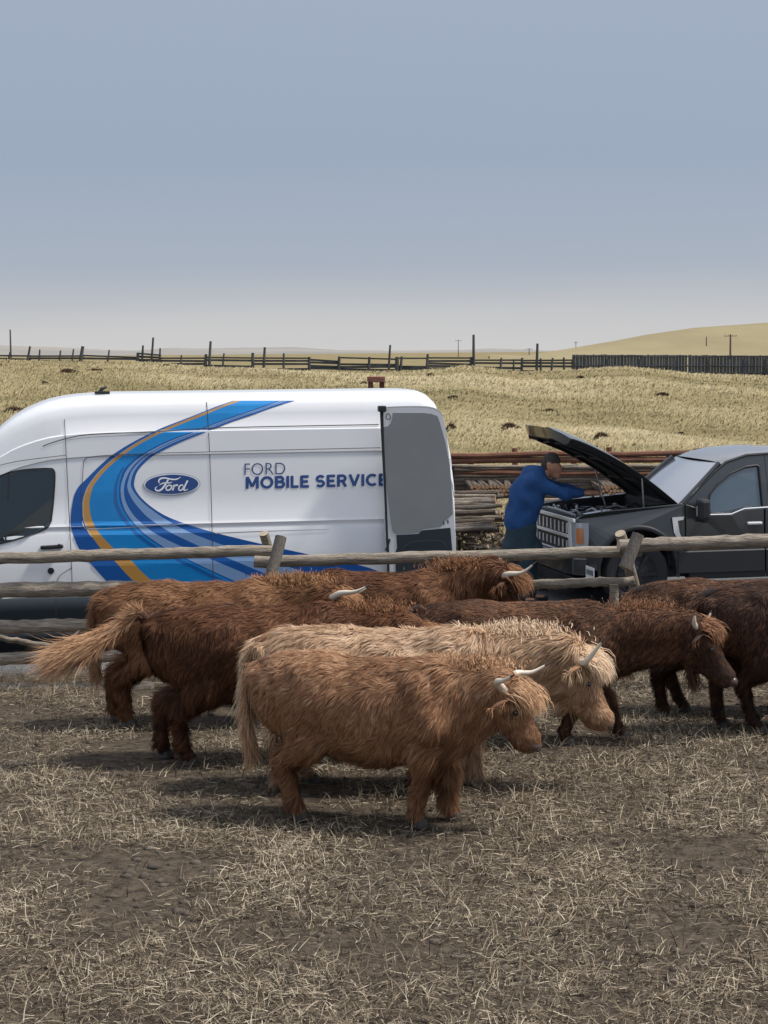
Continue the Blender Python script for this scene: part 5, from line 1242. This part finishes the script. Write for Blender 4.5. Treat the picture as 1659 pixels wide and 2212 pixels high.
    strands('tail_hair', R0, D1, D2, sd_, LL, np.full(m2, .0022*k), [tailcoat or coat], t_ if False else tl, np.clip(.5+.25*q+r_.normal(0, .15, m2), 0, 1), unit(r_.normal(0, .35, (m2, 3))+np.array([-.1, -.6, .6])))
    return t_

C_GING = tintmat('ginger_coat', [(.075, .030, .014), (.25, .115, .055), (.44, .25, .13)], .7, .25); S_GING = mat('ginger_hide', (.11, .050, .026), .9, var=.2, vscale=5)
C_BLND = tintmat('blonde_coat', [(.30, .165, .095), (.66, .46, .295), (.87, .71, .54)], .7, .3); S_BLND = mat('blonde_hide', (.27, .145, .075), .9, var=.2, vscale=5)
C_RED = tintmat('red_brown_coat', [(.045, .018, .009), (.17, .072, .035), (.34, .175, .09)], .7, .25); S_RED = mat('red_brown_hide', (.075, .032, .017), .9, var=.2, vscale=5)
C_TAN = tintmat('tan_coat', [(.14, .064, .033), (.39, .205, .108), (.66, .44, .27)], .7, .25); S_TAN = mat('tan_hide', (.15, .072, .038), .9, var=.2, vscale=5)
C_DARK = tintmat('dark_brown_coat', [(.028, .014, .009), (.135, .064, .036), (.34, .17, .09)], .7, .22); S_DARK = mat('dark_brown_hide', (.028, .014, .010), .9, var=.2, vscale=5)
C_BLK = tintmat('near_black_coat', [(.018, .010, .007), (.085, .041, .026), (.24, .12, .068)], .7, .2); S_BLK = mat('near_black_hide', (.018, .011, .009), .9, var=.2, vscale=5)

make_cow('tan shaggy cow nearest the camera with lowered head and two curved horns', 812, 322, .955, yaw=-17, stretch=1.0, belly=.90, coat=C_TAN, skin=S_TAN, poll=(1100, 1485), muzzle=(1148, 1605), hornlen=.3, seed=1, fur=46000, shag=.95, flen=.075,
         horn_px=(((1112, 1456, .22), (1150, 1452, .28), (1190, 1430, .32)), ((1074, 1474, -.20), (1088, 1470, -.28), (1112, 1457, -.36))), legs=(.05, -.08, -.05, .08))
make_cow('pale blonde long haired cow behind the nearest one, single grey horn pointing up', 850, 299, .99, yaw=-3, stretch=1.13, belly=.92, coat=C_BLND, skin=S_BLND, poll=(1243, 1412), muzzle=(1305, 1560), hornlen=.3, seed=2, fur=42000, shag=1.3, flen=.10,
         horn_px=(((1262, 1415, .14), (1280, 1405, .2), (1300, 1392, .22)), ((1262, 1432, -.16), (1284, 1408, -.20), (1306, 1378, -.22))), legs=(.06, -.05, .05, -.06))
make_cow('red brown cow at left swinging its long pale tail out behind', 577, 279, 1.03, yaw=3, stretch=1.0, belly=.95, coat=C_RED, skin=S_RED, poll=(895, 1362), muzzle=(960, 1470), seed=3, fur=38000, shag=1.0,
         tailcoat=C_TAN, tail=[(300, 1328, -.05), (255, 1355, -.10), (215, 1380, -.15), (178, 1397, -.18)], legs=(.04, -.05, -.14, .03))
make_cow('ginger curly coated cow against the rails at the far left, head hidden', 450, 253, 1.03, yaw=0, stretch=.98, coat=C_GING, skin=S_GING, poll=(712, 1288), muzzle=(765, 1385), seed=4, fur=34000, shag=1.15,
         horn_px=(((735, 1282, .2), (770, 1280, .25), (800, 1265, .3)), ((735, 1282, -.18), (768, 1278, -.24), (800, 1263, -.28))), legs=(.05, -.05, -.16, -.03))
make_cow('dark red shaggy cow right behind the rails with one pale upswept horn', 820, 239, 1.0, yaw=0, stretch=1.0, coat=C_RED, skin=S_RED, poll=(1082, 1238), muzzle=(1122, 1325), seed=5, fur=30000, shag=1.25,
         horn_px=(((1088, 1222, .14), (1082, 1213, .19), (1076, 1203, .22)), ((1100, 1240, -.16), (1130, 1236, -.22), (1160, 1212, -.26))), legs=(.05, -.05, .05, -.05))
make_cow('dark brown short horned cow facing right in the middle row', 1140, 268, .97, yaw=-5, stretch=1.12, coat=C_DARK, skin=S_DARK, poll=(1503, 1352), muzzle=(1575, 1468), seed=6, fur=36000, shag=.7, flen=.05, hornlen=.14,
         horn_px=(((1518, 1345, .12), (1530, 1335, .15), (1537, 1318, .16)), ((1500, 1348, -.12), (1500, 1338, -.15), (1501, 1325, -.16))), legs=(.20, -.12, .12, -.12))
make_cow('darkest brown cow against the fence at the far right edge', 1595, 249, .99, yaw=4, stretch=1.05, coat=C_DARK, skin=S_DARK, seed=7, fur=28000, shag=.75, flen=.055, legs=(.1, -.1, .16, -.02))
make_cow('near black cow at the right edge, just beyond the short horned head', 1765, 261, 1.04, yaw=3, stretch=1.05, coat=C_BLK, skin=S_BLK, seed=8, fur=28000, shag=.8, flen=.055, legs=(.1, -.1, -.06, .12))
# black strips along the pickup's lower doors: their shade put into colour
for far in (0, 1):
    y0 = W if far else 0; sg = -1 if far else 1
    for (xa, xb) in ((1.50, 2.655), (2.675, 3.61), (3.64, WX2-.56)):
        MB().prism([(0, .40), (0, .66), (.01, .675), (.05, .67), (.09, .40)], lambda p, d, y0=y0, sg=sg: (d, y0+sg*(p[0]-.022), p[1]), xa, xb).build('lower_door_shade', [BLACKP], tr)
